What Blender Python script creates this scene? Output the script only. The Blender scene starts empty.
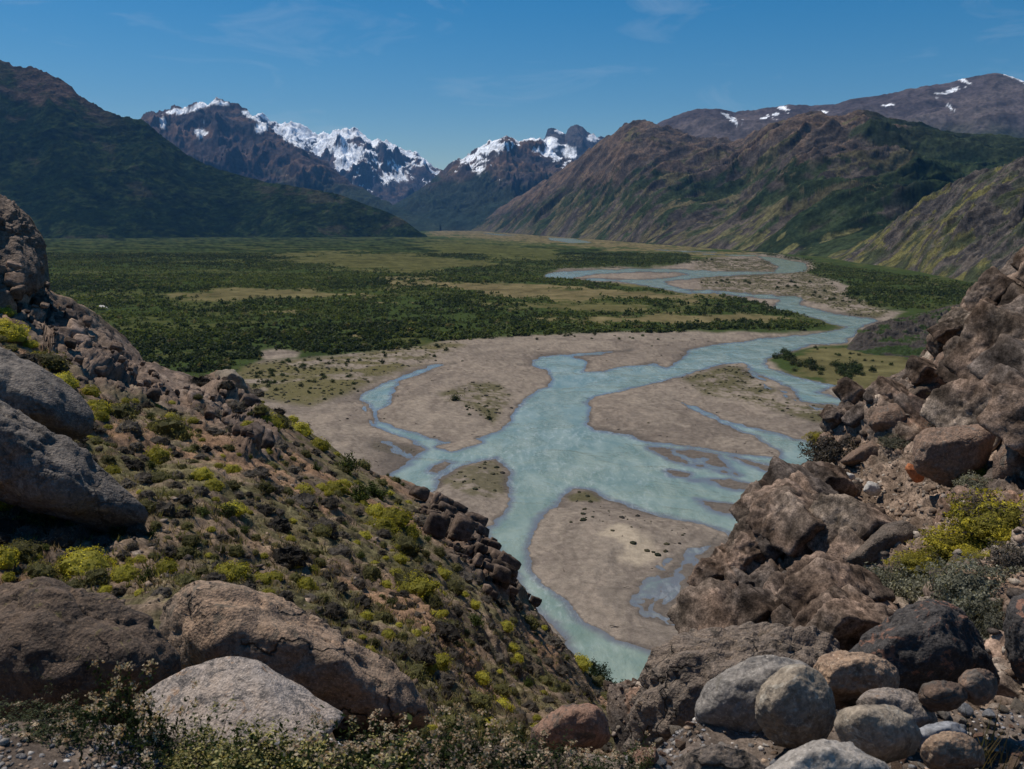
import bpy, math, random
import numpy as np

# ------------------------------------------------------------------ frame
W, HP = 1024, 769
F = 887.0
CX, CY = 512.0, 384.5
HOR = 222.0
PITCH = math.atan((CY - HOR) / F)
CP, SP = math.cos(PITCH), math.sin(PITCH)
CAMZ = 90.0
R = math.radians
rng = np.random.default_rng(7)
random.seed(7)
scene = bpy.context.scene
COL = scene.collection


def ray(px, py):
    px = np.asarray(px, float); py = np.asarray(py, float)
    zc = (CY - py) / F
    x = (px - CX) / F + 0 * zc
    return x, CP + zc * SP + 0 * x, -SP + zc * CP + 0 * x


def at(px, py, d):
    """point seen at (px, py) whose forward distance is d"""
    x, y, z = ray(px, py)
    k = np.asarray(d, float) / y
    return np.stack([x * k, y * k, CAMZ + z * k], -1)


def on_plain(px, py, z0=0.0):
    x, y, z = ray(px, py)
    k = (z0 - CAMZ) / np.minimum(z, -1e-5)
    return np.stack([x * k, y * k, z0 + 0 * k], -1)


def project(P):
    X, Y, Z = P[..., 0], P[..., 1], P[..., 2] - CAMZ
    fw = Y * CP - Z * SP
    up = Y * SP + Z * CP
    return CX + F * X / fw, CY - F * up / fw


# ------------------------------------------------------------------ noise
def _h(ix, iy, iz, seed):
    ix = ix.astype(np.uint32); iy = iy.astype(np.uint32); iz = iz.astype(np.uint32)
    h = ix * np.uint32(374761393) + iy * np.uint32(668265263) + iz * np.uint32(2147483647) + np.uint32((seed * 974634721) & 0xFFFFFFFF)
    h = (h ^ (h >> np.uint32(13))) * np.uint32(1274126177)
    h = (h ^ (h >> np.uint32(16))) * np.uint32(2246822519)
    return h ^ (h >> np.uint32(15))


_G = np.array([[1,1,0],[-1,1,0],[1,-1,0],[-1,-1,0],[1,0,1],[-1,0,1],[1,0,-1],[-1,0,-1],[0,1,1],[0,-1,1],[0,1,-1],[0,-1,-1],[1,1,0],[-1,1,0],[0,-1,1],[0,-1,-1]], np.float32)


def noise(x, y, z=0.0, seed=0):
    x, y, z = np.broadcast_arrays(np.asarray(x, float), np.asarray(y, float), np.asarray(z, float))
    fx, fy, fz = np.floor(x), np.floor(y), np.floor(z)
    ix, iy, iz = fx.astype(np.int64), fy.astype(np.int64), fz.astype(np.int64)
    x = (x - fx).astype(np.float32); y = (y - fy).astype(np.float32); z = (z - fz).astype(np.float32)
    u, v, w = x*x*x*(x*(x*6-15)+10), y*y*y*(y*(y*6-15)+10), z*z*z*(z*(z*6-15)+10)
    out = 0
    for dx in (0, 1):
        for dy in (0, 1):
            for dz in (0, 1):
                g = _G[_h(ix+dx, iy+dy, iz+dz, seed) & np.uint32(15)]
                d = g[..., 0]*(x-dx) + g[..., 1]*(y-dy) + g[..., 2]*(z-dz)
                out = out + d * (u if dx else 1-u) * (v if dy else 1-v) * (w if dz else 1-w)
    return out.astype(np.float64)


def fbm(x, y, z=0.0, o=5, seed=0, gain=0.5, lac=2.03):
    a, s = 1.0, 0.0
    x = np.asarray(x, float); y = np.asarray(y, float); z = np.asarray(z, float)
    for i in range(o):
        s = s + a * noise(x, y, z, seed + i)
        a *= gain; x = x*lac; y = y*lac; z = z*lac
    return s


def ridged(x, y, z=0.0, o=5, seed=0, gain=0.5, lac=2.1):
    a, s, p = 1.0, 0.0, 1.0
    x = np.asarray(x, float); y = np.asarray(y, float); z = np.asarray(z, float)
    for i in range(o):
        n = 1.0 - 1.7*np.abs(noise(x, y, z, seed + i))
        n = np.clip(n, 0, 1)**2
        s = s + a * n * p
        p = np.clip(n * 1.4, 0, 1)
        a *= gain; x = x*lac; y = y*lac; z = z*lac
    return s


def worley(P, seed=0):
    """F1, F2, vector from nearest feature point, id hash (0..1 x3)"""
    c = np.floor(P).astype(np.int64)
    n = len(P)
    f1 = np.full(n, 9.0); f2 = np.full(n, 9.0)
    vec = np.zeros((n, 3)); hid = np.zeros(n, np.uint32)
    for dx in (-1, 0, 1):
        for dy in (-1, 0, 1):
            for dz in (-1, 0, 1):
                ix, iy, iz = c[:, 0]+dx, c[:, 1]+dy, c[:, 2]+dz
                h = _h(ix, iy, iz, seed)
                fp = np.stack([ix + (h & np.uint32(1023))/1023.0, iy + ((h >> np.uint32(10)) & np.uint32(1023))/1023.0, iz + ((h >> np.uint32(20)) & np.uint32(1023))/1023.0], -1)
                v = P - fp
                d = np.sqrt((v*v).sum(-1))
                m = d < f1
                f2 = np.where(m, f1, np.minimum(f2, d))
                f1 = np.where(m, d, f1)
                vec[m] = v[m]; hid[m] = h[m]
    h2 = (hid * np.uint32(2654435761)); h2 ^= h2 >> np.uint32(15)
    r = np.stack([(h2 & np.uint32(1023))/1023.0, ((h2 >> np.uint32(10)) & np.uint32(1023))/1023.0, ((h2 >> np.uint32(20)) & np.uint32(1023))/1023.0], -1)
    return f1, f2, vec, r


def sstep(a, b, x):
    t = np.clip((x - a) / (b - a), 0, 1)
    return t*t*(3-2*t)


def mix(a, b, t):
    return a + (b - a) * t


def cmix(A, B, t):
    return A + (np.asarray(B, float) - A) * np.asarray(t)[..., None]


def sdf(poly, X, Y, ky=2.5):
    """signed distance (inside positive), with y stretched by ky"""
    P = np.array(poly, float)
    out = np.full(X.shape, -1e3)
    x0, x1, y0, y1 = P[:, 0].min()-45, P[:, 0].max()+45, P[:, 1].min()-18, P[:, 1].max()+18
    m = (X >= x0) & (X <= x1) & (Y >= y0) & (Y <= y1)
    if not m.any():
        return out
    x, y = X[m], Y[m]*ky
    d = np.full(x.shape, 1e9); ins = np.zeros(x.shape, bool)
    n = len(P)
    for i in range(n):
        ax, ay = P[i]; bx, by = P[(i+1) % n]
        ay *= ky; by *= ky
        ex, ey = bx-ax, by-ay
        t = np.clip(((x-ax)*ex + (y-ay)*ey) / (ex*ex+ey*ey+1e-9), 0, 1)
        d = np.minimum(d, (x-ax-t*ex)**2 + (y-ay-t*ey)**2)
        c = (ay > y) != (by > y)
        if ay != by:
            ins ^= c & (x < ex*(y-ay)/(by-ay) + ax)
    d = np.sqrt(d)
    out[m] = np.where(ins, d, -d)
    return out


def stroke(line, width, X, Y, ky=2.5):
    """signed distance to a thick polyline (width in px)"""
    P = np.array(line, float)
    out = np.full(X.shape, -1e3)
    m = (X >= P[:, 0].min()-40) & (X <= P[:, 0].max()+40) & (Y >= P[:, 1].min()-16) & (Y <= P[:, 1].max()+16)
    x, y = X[m], Y[m]*ky
    d = np.full(x.shape, 1e9)
    for i in range(len(P)-1):
        ax, ay = P[i]; bx, by = P[i+1]; ay *= ky; by *= ky
        ex, ey = bx-ax, by-ay
        t = np.clip(((x-ax)*ex + (y-ay)*ey) / (ex*ex+ey*ey+1e-9), 0, 1)
        d = np.minimum(d, (x-ax-t*ex)**2 + (y-ay-t*ey)**2)
    out[m] = width/2 - np.sqrt(d)
    return out


# ------------------------------------------------------------------ meshes
def mesh_np(name, V, faces, mat=None, smooth=True, attrs=None, parent=None):
    """faces: list of int arrays, each (n, k)"""
    V = np.asarray(V, np.float32)
    if not isinstance(faces, (list, tuple)):
        faces = [faces]
    faces = [np.asarray(f, np.int32) for f in faces if len(f)]
    me = bpy.data.meshes.new(name)
    me.vertices.add(len(V)); me.vertices.foreach_set('co', V.ravel())
    nl = sum(f.size for f in faces); nf = sum(len(f) for f in faces)
    me.loops.add(nl); me.loops.foreach_set('vertex_index', np.concatenate([f.ravel() for f in faces]))
    tot = np.concatenate([np.full(len(f), f.shape[1], np.int32) for f in faces])
    st = np.concatenate([[0], np.cumsum(tot)[:-1]]).astype(np.int32)
    me.polygons.add(nf)
    me.polygons.foreach_set('loop_start', st)
    me.polygons.foreach_set('use_smooth', np.full(nf, bool(smooth)))
    me.update(calc_edges=True)
    for k, a in (attrs or {}).items():
        a = np.asarray(a, np.float32)
        if a.ndim == 1:
            at_ = me.attributes.new(k, 'FLOAT', 'POINT'); at_.data.foreach_set('value', a)
        else:
            at_ = me.attributes.new(k, 'FLOAT_COLOR', 'POINT')
            at_.data.foreach_set('color', np.concatenate([a, np.ones((len(a), 1), np.float32)], 1).ravel())
    if mat is not None:
        me.materials.append(mat)
    me.validate()
    o = bpy.data.objects.new(name, me)
    COL.objects.link(o)
    if parent is not None:
        o.parent = parent
    return o


def grid_faces(nr, nc):
    i = np.arange(nr*nc).reshape(nr, nc)
    return np.stack([i[:-1, :-1], i[:-1, 1:], i[1:, 1:], i[1:, :-1]], -1).reshape(-1, 4)


def tag(o, label=None, cat=None, group=None, kind=None):
    if label: o['label'] = label
    if cat: o['category'] = cat
    if group: o['group'] = group
    if kind: o['kind'] = kind
    return o


_ico = {}
def ico(sub):
    if sub not in _ico:
        import bmesh
        bm = bmesh.new(); bmesh.ops.create_icosphere(bm, subdivisions=sub, radius=1.0)
        V = np.array([v.co[:] for v in bm.verts]); Fc = np.array([[v.index for v in f.verts] for f in bm.faces])
        bm.free(); _ico[sub] = (V, Fc)
    return _ico[sub]


# ------------------------------------------------------------------ materials
class NT:
    def __init__(self, name):
        self.m = bpy.data.materials.new(name); self.m.use_nodes = True
        self.t = self.m.node_tree; self.b = self.t.nodes['Principled BSDF']
        self.out = self.t.nodes['Material Output']
    def n(self, typ, **kw):
        nd = self.t.nodes.new(typ)
        ins = kw.pop('ins', {})
        for k, v in kw.items(): setattr(nd, k, v)
        for k, v in ins.items(): self.set(nd, k, v)
        return nd
    def set(self, nd, k, v):
        s = nd.inputs[k]
        if hasattr(v, 'is_linked') or hasattr(v, 'links'):
            self.t.links.new(v, s)
        else:
            if hasattr(s, 'default_value') and not isinstance(v, (int, float)) and len(v) == 3 and s.type == 'RGBA': v = (*v, 1)
            s.default_value = v
    def coord(self, scale=None, kind='Object'):
        c = self.n('ShaderNodeTexCoord').outputs[kind]
        if scale is not None:
            mp = self.n('ShaderNodeMapping'); self.set(mp, 'Vector', c)
            mp.inputs['Scale'].default_value = scale if hasattr(scale, '__len__') else (scale,)*3
            c = mp.outputs[0]
        return c
    def noise(self, vec, scale, detail=5, rough=0.55, dist=0.0):
        nd = self.n('ShaderNodeTexNoise', ins={'Vector': vec, 'Scale': scale, 'Detail': detail, 'Roughness': rough, 'Distortion': dist})
        return nd.outputs['Fac']
    def voro(self, vec, scale, feature='F1', out='Distance', rand=1.0):
        nd = self.n('ShaderNodeTexVoronoi', feature=feature)
        self.set(nd, 'Vector', vec); self.set(nd, 'Scale', scale); self.set(nd, 'Randomness', rand)
        return nd.outputs[out]
    def ramp(self, fac, a, b, lo=0.0, hi=1.0):
        nd = self.n('ShaderNodeMapRange', interpolation_type='SMOOTHSTEP', ins={'Value': fac, 'From Min': a, 'From Max': b, 'To Min': lo, 'To Max': hi})
        return nd.outputs[0]
    def mixc(self, fac, a, b, mode='MIX'):
        nd = self.n('ShaderNodeMix', data_type='RGBA', blend_type=mode)
        self.set(nd, 0, fac); self.set(nd, 6, a); self.set(nd, 7, b)
        return nd.outputs[2]
    def math(self, op, a, b=0.0):
        nd = self.n('ShaderNodeMath', operation=op); self.set(nd, 0, a); self.set(nd, 1, b)
        return nd.outputs[0]
    def attr(self, name):
        return self.n('ShaderNodeAttribute', attribute_name=name)
    def bump(self, h, dist, strength=1.0, normal=None):
        nd = self.n('ShaderNodeBump', ins={'Height': h, 'Distance': dist, 'Strength': strength})
        if normal is not None: self.set(nd, 'Normal', normal)
        return nd.outputs[0]
    def finish(self, col, rough=0.9, normal=None, spec=0.25):
        self.set(self.b, 'Base Color', col); self.set(self.b, 'Roughness', rough)
        self.b.inputs['Specular IOR Level'].default_value = spec
        if normal is not None: self.set(self.b, 'Normal', normal)
        return self.m


def ground_mat(name, fine, bumpd, lo=0.65, hi=1.35, rough=0.95):
    """vertex colour of what covers the ground, broken up by fine noise; `fine` = list of noise scales (per metre)"""
    t = NT(name); c = t.coord()
    col = t.attr('col').outputs['Color']
    h = None
    for s in fine:
        nz = t.noise(c, s, 6, 0.6)
        f = t.ramp(nz, 0.28, 0.72, lo, hi)
        col = t.mixc(1.0, col, f, 'MULTIPLY')
        h = nz if h is None else t.math('ADD', h, t.math('MULTIPLY', nz, fine[0]/s))
    return t.finish(col, rough, t.bump(h, bumpd, 0.8), 0.0)
HAZE, SKY_S, SKY_HUE, SKY_SAT, SUN_E, EXPO = 1.8e-5, 0.073, 0.495, 1.52, 4.0, 0.12
# ------------------------------------------------------------------ valley floor
river_main = [(847,327),(822,333),(766,338),(717,344.5),(692,349),(682,357),(668,367.5),(654,364),(625,367),(600,371.5),(583,372),(588,362),(576,357),(600,353.5),(630,350.5),(600,352),(560,354.5),(541,357),(533,360),(531,366),(546,369),(551,380),(549,387),(535,392),(524,398),(514,411),(506,425),(497,432),(478,437),(457,441),(440,441),(425,436),(400,429),(381,422),(379,411),(388,405),(392,391),(400,382),(423,372),(437,367),(455,363.5),(436,364.5),(418,370),(389,381),(360,395),(365,411),(369,425),(389,432),(409,439),(424,450),(405,466),(389,475),(380,490),(400,500),(433,492),(436,479),(457,469),(470,462),(497,458),(511,475),(507,506),(497,519),(485,532),(500,560),(560,640),(600,720),(640,760),(720,760),(760,640),(800,520),(830,470),(900,460),(905,400),(870,391),(836,385),(808,380),(780,371),(764,364),(766,358.7),(791,351.6),(812,345),(847,343),(850,338),(862,326),(880,321.5),(876,319),(846,315.5),(826,312),(802,305),(803,300),(795,296),(770,295),(730,291.5),(690,289.5),(690,293.5),(720,293.5),(760,298),(779,300),(776,305),(770,308),(793,313),(819,319.6),(839,327)]
isl_e = [(564,497.5),(573.6,488),(586,489.6),(606,497.5),(636,508),(673.5,518),(723,533),(735,548),(740,600),(720,640),(683,665),(655,655),(617,639.5),(586,619),(564,600),(542,582),(533,560),(531.5,541),(539,519),(555,507)]
isl_f = [(587,402.6),(608,394),(646.6,385),(675,378),(724,364),(741.5,363),(755,372),(775,381),(795,392),(800,402),(812,404),(857,407),(880,440),(840,455),(812,443),(773,432.5),(731,422),(699,409.7),(673,399),(682,402.6),(710,418),(748.5,434),(778,450),(780,458),(731,452),(699,446.6),(661,443),(618,434),(594,431),(587,425.5),(590,411)]
isl_i = [(650,448),(689,450),(717,455),(738,475),(717,471),(675,462.5)]
isl_j = [(731,456),(777,468),(766,471),(748.5,464)]
isl_k = [(690,480),(730,480),(770,488),(735,489)]
isl_l = [(668,471),(690,474),(688,478),(672,476)]
isl_m = [(696,498.6),(720,503),(745,506),(738,515),(717,510)]
isl_n = [(440,447),(470,438.5),(480,441.5),(450,451)]
isl_o = [(428,471),(445,462),(453,463),(437,473)]
isl_p = [(372,438),(400,442),(416,450),(405,457),(380,452)]
isl_b = [(572,278.5),(600,273.5),(640,271.8),(681,272.5),(688,275),(660,278.6),(640,279.6),(610,278.8)]
isl_r = [(362,399),(370,408),(374,424),(367,414)]
isl_s = [(640,352.5),(690,349.5),(680,354),(650,358),(622,357)]
isl_q = [(845,386),(862,391),(880,398),(860,402),(835,398),(815,392)]
far_ch = [(545,273.5),(575,270.8),(631,268.7),(669,269),(720,271),(772,271.5),(785,273.4),(772,274),(720,276),(700,278),(681,280),(662,281.5),(668,284.5),(678,287.5),(692,290),(690,294),(669,290.5),(650,286.5),(628,283),(600,280.8),(572,279.6),(547,278)]
far_a = [(757,255),(770,257),(790,260),(806,262.5),(808,268),(804,272),(785,273.8),(772,272.5),(780,267),(768,261),(757,257.5)]
far_x = [[(548,237.6),(575,238.8),(592,242.6),(572,243.4),(550,240)], [(655,249.6),(690,251),(725,252.6),(690,252.4)], [(480,233),(524,235.6),(500,235.4)], [(690,253.4),(735,254.6),(760,255),(757,256.6),(720,255.6)]]
streams_e = [([(722,538),(703,549),(685,560),(681,578),(672,592),(668,604)], 9), ([(655,566),(672,572),(684,570)], 5), ([(676,578),(657,584),(641,592),(634,604),(648,614),(672,622),(700,628)], 9), ([(700,548),(690,570),(697,590)], 3), ([(600,436),(640,445),(690,458),(740,476),(790,486)], 4), ([(655,470),(700,482),(745,494),(790,500)], 3), ([(696,352),(660,372),(640,384)], 2), ([(742,364),(762,384),(790,400),(830,412)], 4), ([(765,368),(800,388),(850,404)], 3), ([(392,430),(420,436),(450,446)], 3), ([(372,436),(392,446),(410,458)], 4), ([(735,536),(712,556),(704,575),(700,600)], 3), ([(668,560),(660,574),(650,582)], 2), ([(690,560),(672,585),(655,598),(650,612)], 3)]
wet_e = [(735,536),(708,541),(680,553.6),(661,569),(642,582),(632,600),(636,612),(655,622),(690,634),(735,640),(740,580)]
pale_e = [(600,538),(620,528),(648,540),(652,556),(640,566),(622,562)]

gravel_polys = [
    [(262,362),(330,358),(400,352),(440,343),(500,339),(560,335.5),(640,333.5),(720,333.5),(800,333.5),(848,328),(866,336),(850,345),(812,347),(790,353),(766,360),(780,371),(808,380),(840,388),(900,396),(910,460),(840,480),(780,620),(720,760),(600,760),(540,720),(380,520),(250,430),(225,400),(235,375)],
    [(540,279),(560,269.5),(620,267.5),(660,268),(690,262),(720,257.5),(757,253.5),(778,255),(808,261),(815,269),(806,275),(828,280),(842,284),(852,288),(848,296),(880,309),(905,313),(885,324),(862,330),(838,326),(818,318),(765,306),(740,298),(690,295),(650,287),(600,282)],
    [(262,352),(280,350),(300,353),(300,360),(262,364)],
]
meadow_polys = [  # (poly, tint 0 tan .. 1 green)
    ([(410,224),(470,226),(560,233),(640,241),(700,247.5),(755,252.2),(700,254.5),(600,247.5),(500,242),(430,236)], 0.12),
    ([(265,256),(330,252.5),(440,256),(500,262),(470,270),(420,276),(350,270),(290,262)], 0.75),
    ([(430,238),(480,240),(560,248),(560,262),(500,262),(430,254)], 0.9),
    ([(185,297),(240,290),(310,292),(318,297),(250,300)], 0.35),
    ([(240,312),(300,314),(298,317),(242,316)], 0.0),
    ([(360,302),(425,303),(423,309),(362,309)], 0.0),
    ([(375,280),(440,278),(440,286),(390,288)], 0.15),
    ([(450,289),(500,284),(560,287),(640,290),(700,297),(690,302),(600,299),(520,301),(470,295)], 0.1),
    ([(540,322),(640,318),(740,317),(780,322),(700,326.5),(600,327)], 0.2),
    ([(480,308),(560,307),(640,311),(600,315),(500,315)], 0.55),
    ([(335,338),(365,338),(365,342),(335,342)], 0.1),
    ([(766,360),(812,348),(850,346),(900,352),(945,366),(910,400),(870,392),(836,384),(800,376),(780,370)], 0.45),
    ([(690,290),(718,293),(716,300),(690,298)], 0.3),
    ([(560,280),(640,285),(655,291),(600,288)], 0.5),
]
forest_polys = [
    [(-400,236.5),(420,236.5),(470,243),(560,247.5),(690,256),(690,264),(640,267),(560,269),(543,276),(600,284),(650,290),(690,297),(720,296),(760,304),(800,314),(834,325.5),(800,331),(720,332),(560,334.5),(440,342),(400,351),(330,357),(285,350),(262,351),(262,362),(232,362),(230,374),(150,380),(-200,430),(-400,430)],
    [(690,252),(755,252),(806,261),(830,266),(870,271),(920,279),(990,288),(1200,300),(1200,316),(975,306),(940,311),(909,311.5),(860,305),(842,296),(852,286),(826,279),(804,274),(815,268),(800,261),(750,253.5)],
]
thin_scrub = [(150,372),(232,362),(262,364),(330,358),(440,343),(470,345),(420,366),(380,380),(350,395),(310,410),(250,400),(200,385)]

xs = np.concatenate([np.linspace(-2500, -220, 40), np.arange(-200, 1224.1, 1.5), np.linspace(1244, 3500, 40)])
ys = np.concatenate([[222.55], np.arange(223.2, 299.7, 0.6), np.arange(300, 720.1, 1.0), np.linspace(740, 1500, 24)])
PX, PY = np.meshgrid(xs, ys)
GP = on_plain(PX, PY)
GX, GY = GP[..., 0], GP[..., 1]
mpp = GY / F                                   # metres per pixel across
px_n = 2.2*fbm(GX/26, GY/26, o=4, seed=3)/np.maximum(mpp, .2)*0.9 + 2.6*fbm(PX/16, PY/6, o=5, seed=5, gain=.6)


def union(polys):
    s = np.full(PX.shape, -1e3)
    for p in polys:
        s = np.maximum(s, sdf(p, PX, PY))
    return s


water_s = union([river_main, far_ch, far_a] + far_x)
land_s = union([isl_e, isl_f, isl_i, isl_j, isl_k, isl_l, isl_m, isl_n, isl_o, isl_p, isl_b, isl_q, isl_r, isl_s])
strm = np.full(PX.shape, -1e3)
for ln, w_ in streams_e:
    strm = np.maximum(strm, stroke(ln, w_*0.75, PX + 9*fbm(PX/22, PY/12, o=4, seed=6), PY + 5*fbm(PX/20, PY/12, o=4, seed=7), 1.6))
S = np.minimum(water_s, -land_s)               # >0 in water
S = np.maximum(S, strm) + np.clip(px_n, -5, 5)*np.clip(1.3-mpp*.2, 0.4, 1.1)
gravel = union(gravel_polys) + 5*fbm(GX/40, GY/40, o=4, seed=11)
forest_s = union(forest_polys) + 4*fbm(GX/50, GY/50, o=4, seed=12)
wet_s = np.maximum.reduce([sdf(wet_e, PX, PY), sdf([(600,430),(660,442),(780,459),(800,480),(790,515),(730,520),(690,506),(660,478),(635,452)], PX, PY), sdf([(360,430),(390,436),(420,446),(425,454),(405,466),(385,474),(365,455)], PX, PY), sdf([(768,372),(800,388),(840,392),(860,404),(840,412),(800,404),(780,390)], PX, PY)])
scrub_s = sdf(thin_scrub, PX, PY)

depth_m = np.clip(S*mpp*0.10, -1.4, 1.2)
hz = -depth_m + 0.10*fbm(GX/6, GY/6, o=4, seed=21)*sstep(0, 8, -S) + 0.45*fbm(GX/45, GY/45, o=3, seed=22)*sstep(0, 20, -S)
hz = hz - 0.35*sstep(-14, 5, wet_s)*sstep(0.0, 1.0, hz)
hz += np.clip(forest_s, 0, 30)*0.04
hz = np.where(GY > 9000, hz*np.clip(1-(GY-9000)/3000, 0, 1)+3*sstep(9000, 20000, GY)*0, hz)

# what covers the ground
n1 = fbm(GX/18, GY/18, o=5, seed=31); n2 = fbm(GX/70, GY/70, o=4, seed=32); n3 = fbm(GX/240, GY/240, o=4, seed=33)
forest_c = cmix(cmix(np.broadcast_to(np.array([0.042, 0.060, 0.02]), GX.shape+(3,)), [0.068, 0.074, 0.027], sstep(-.1, .5, n2+0.6*n3)), [0.03, 0.043, 0.016], sstep(0, .5, n1))
gravel_c = cmix(np.broadcast_to(np.array([0.238, 0.202, 0.166]), GX.shape+(3,)), [0.185, 0.157, 0.132], sstep(-.3, .4, n2+.4*n1))
flow = fbm(GX/9 + 2.5*n2 + 1.5*n1, GY/38 + 2*n2, o=5, seed=35, gain=.6)
gravel_c = cmix(gravel_c, [0.285, 0.235, 0.19], sstep(0.1, 0.5, flow)*0.45)
gravel_c = cmix(gravel_c, [0.16, 0.132, 0.112], sstep(0.1, 0.5, -flow)*0.5)
sb = fbm(S/6 + 4*n2 + 2.5*n1, GX/120, GY/160, o=4, seed=37, gain=.6)
gravel_c = cmix(gravel_c, [0.30, 0.255, 0.205], sstep(0.1, 0.5, sb)*0.38)
gravel_c = cmix(gravel_c, [0.12, 0.10, 0.086], sstep(0.12, 0.5, -sb)*0.45)
gravel_c = gravel_c*np.array([.93, .905, .885])*(1+0.20*fbm(GX/2.2, GY/2.2, o=4, seed=36))[..., None]
veg = sstep(0.02, 0.42, n1*0.7 + n2*0.8 - 0.0006*0)*0.8
scr = np.maximum.reduce([sstep(-6, 12, scrub_s), sstep(-3, 10, sdf([(675,378),(724,365),(745,366),(800,402),(860,408),(870,430),(812,425),(740,405),(700,398),(690,388)], PX, PY)), sstep(-3, 8, sdf([(436,396),(470,384),(500,384),(515,398),(505,410),(495,428),(470,410),(445,404)], PX, PY)), sstep(-3, 6, sdf([(436,482),(470,464),(497,460),(510,478),(505,500),(470,500)], PX, PY))*0.8, sstep(-2, 5, sdf([(563,496),(590,490),(604,498),(600,503),(570,503)], PX, PY)), 0.6*sstep(-2, 5, sdf([(370,440),(410,446),(420,452),(400,458),(372,450)], PX, PY)), sstep(-2, 6, sdf([(690,258),(800,258),(815,268),(840,290),(900,312),(870,322),(800,300),(700,290)], PX, PY))])
scr_n = np.clip(scr*sstep(-0.45, 0.15, n1+0.5*n2+.8*fbm(GX/4, GY/4, o=3, seed=38)), 0, 1)
gravel_c = cmix(gravel_c, [0.085, 0.078, 0.038], scr_n*0.85)
gravel_c = cmix(gravel_c, [0.12, 0.105, 0.05], np.clip(sstep(-6, 14, scrub_s)*sstep(-0.3, 0.2, n2+.7*n1), 0, 1)*0.85)
gravel_c = cmix(gravel_c, [0.34, 0.28, 0.21], sstep(-6, 8, sdf(pale_e, PX, PY)+14*n1))
wet = np.maximum(sstep(-2.5 - 16*np.clip(n2+.5*n1+.05, 0, .6), 0.3, S)*0.8, sstep(-4, 12, wet_s+10*n1)*0.75)
wet = wet*sstep(-1.2, 0.15, -hz)
gravel_c = cmix(gravel_c, np.array([0.082, 0.07, 0.062]), np.clip(wet, 0, 1))
cover = cmix(forest_c, gravel_c, 0) if False else forest_c + (gravel_c-forest_c)*sstep(-4, 4, gravel)[..., None]
forest_m = sstep(-3, 3, forest_s)
for poly, tint in meadow_polys:
    s = sdf(poly, PX, PY, 3.5) + 13*n2 + 13*n1 + 22*n3
    c = mix(np.array([0.148, 0.117, 0.062]), np.array([0.060, 0.067, 0.022]), tint)
    mm = sstep(-5, 7, s)*0.92*sstep(-2, 2, -S)
    cover = cover + (c*(1+0.5*n1+.35*n2)[..., None] - cover)*mm[..., None]
    forest_m = forest_m*np.clip(1-mm*1.16, 0, 1)
cover = np.where((S > 0)[..., None], np.array([0.12, 0.11, 0.09]), cover)
forest_m = forest_m*sstep(0, 3, -S)
forest_m = forest_m*np.clip(1.0 - .85*sstep(.12, .45, n3 + .8*n2 + .35*n1), 0, 1)
canopy_far = sstep(1700, 2300, GY)*forest_m
hz = hz + canopy_far*(1.0 + 1.5*np.abs(fbm(GX/14, GY/30, o=4, seed=41)))*sstep(7000, 3500, GY)
cover = cmix(cover, np.array([0.026, 0.036, 0.014])*(1 + .9*np.clip(fbm(PX/5, PY/1.6, o=3, seed=44) + 1.2*n2, -.8, 1.2))[..., None], canopy_far*0.9)
floor = mesh_np('valley_floor', np.stack([GX, GY, hz], -1).reshape(-1, 3), grid_faces(*PX.shape), ground_mat('floor_cover', [0.5, 2.6], 0.12, 0.84, 1.16), attrs={'col': cover.reshape(-1, 3)})
tag(floor, kind='structure')


def plain_z(px, py):
    i = np.clip(np.searchsorted(ys, py), 0, len(ys)-1); j = np.clip(np.searchsorted(xs, px), 0, len(xs)-1)
    return hz[i, j]


# river surface
WZ = np.zeros(PX.shape)
fa = grid_faces(*PX.shape)
wetf = ((hz < 0.35) & (S > -12)).ravel()[fa].any(1) & (PY.ravel()[fa].max(1) < 765) & (PX.ravel()[fa].min(1) > -10) & (PX.ravel()[fa].max(1) < 1040)
fw_ = fa[wetf]
used, inv = np.unique(fw_, return_inverse=True)
t = NT('glacial_water'); c = t.coord()
dep = t.attr('depth').outputs['Fac']
deep = t.ramp(dep, 0.02, 0.34)
mpm = t.n('ShaderNodeMapping', ins={'Vector': c}); mpm.inputs['Scale'].default_value = (1, .35, 1)
murk = t.noise(mpm.outputs[0], 0.11, 6, 0.65, 0.4)
wcol = t.mixc(t.ramp(murk, 0.30, 0.74), (0.150, 0.205, 0.165), (0.275, 0.325, 0.265))
wcol = t.mixc(deep, (0.135, 0.137, 0.142), wcol)  # shallows tinted slate: reflected sky put into the base colour
foam = t.n('ShaderNodeMapping', ins={'Vector': c}); foam.inputs['Scale'].default_value = (1, .3, 1)
fn = t.math('MULTIPLY', t.ramp(t.noise(foam.outputs[0], 0.55, 5, 0.7, 0.5), 0.46, 0.68), t.ramp(t.noise(c, 0.022, 3, 0.6, 0.6), 0.40, 0.62))
wcol = t.mixc(t.math('MULTIPLY', fn, 0.30), wcol, (0.55, 0.58, 0.55))
mpv = t.n('ShaderNodeMapping', ins={'Vector': c}); mpv.inputs['Scale'].default_value = (1, .55, 1)
rip = t.math('ADD', t.noise(mpv.outputs[0], 0.9, 4, 0.65, 0.8), t.math('MULTIPLY', t.noise(mpv.outputs[0], 0.16, 3, 0.6, 1.0), 1.6))
rmask = t.ramp(t.noise(c, 0.035, 3, 0.6, 1.0), 0.42, 0.62, 0.25, 1.0)
t.finish(wcol, t.ramp(dep, 0.0, 0.5, 0.12, 0.16), t.bump(t.math('MULTIPLY', rip, rmask), 0.34, 0.75), 0.5)
t.b.inputs['IOR'].default_value = 1.33
river = mesh_np('river', np.stack([GX, GY, WZ], -1).reshape(-1, 3)[used], inv.reshape(-1, 4), t.m, attrs={'depth': np.clip(-hz, 0, 2).reshape(-1)[used]})
tag(river, kind='structure')


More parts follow.
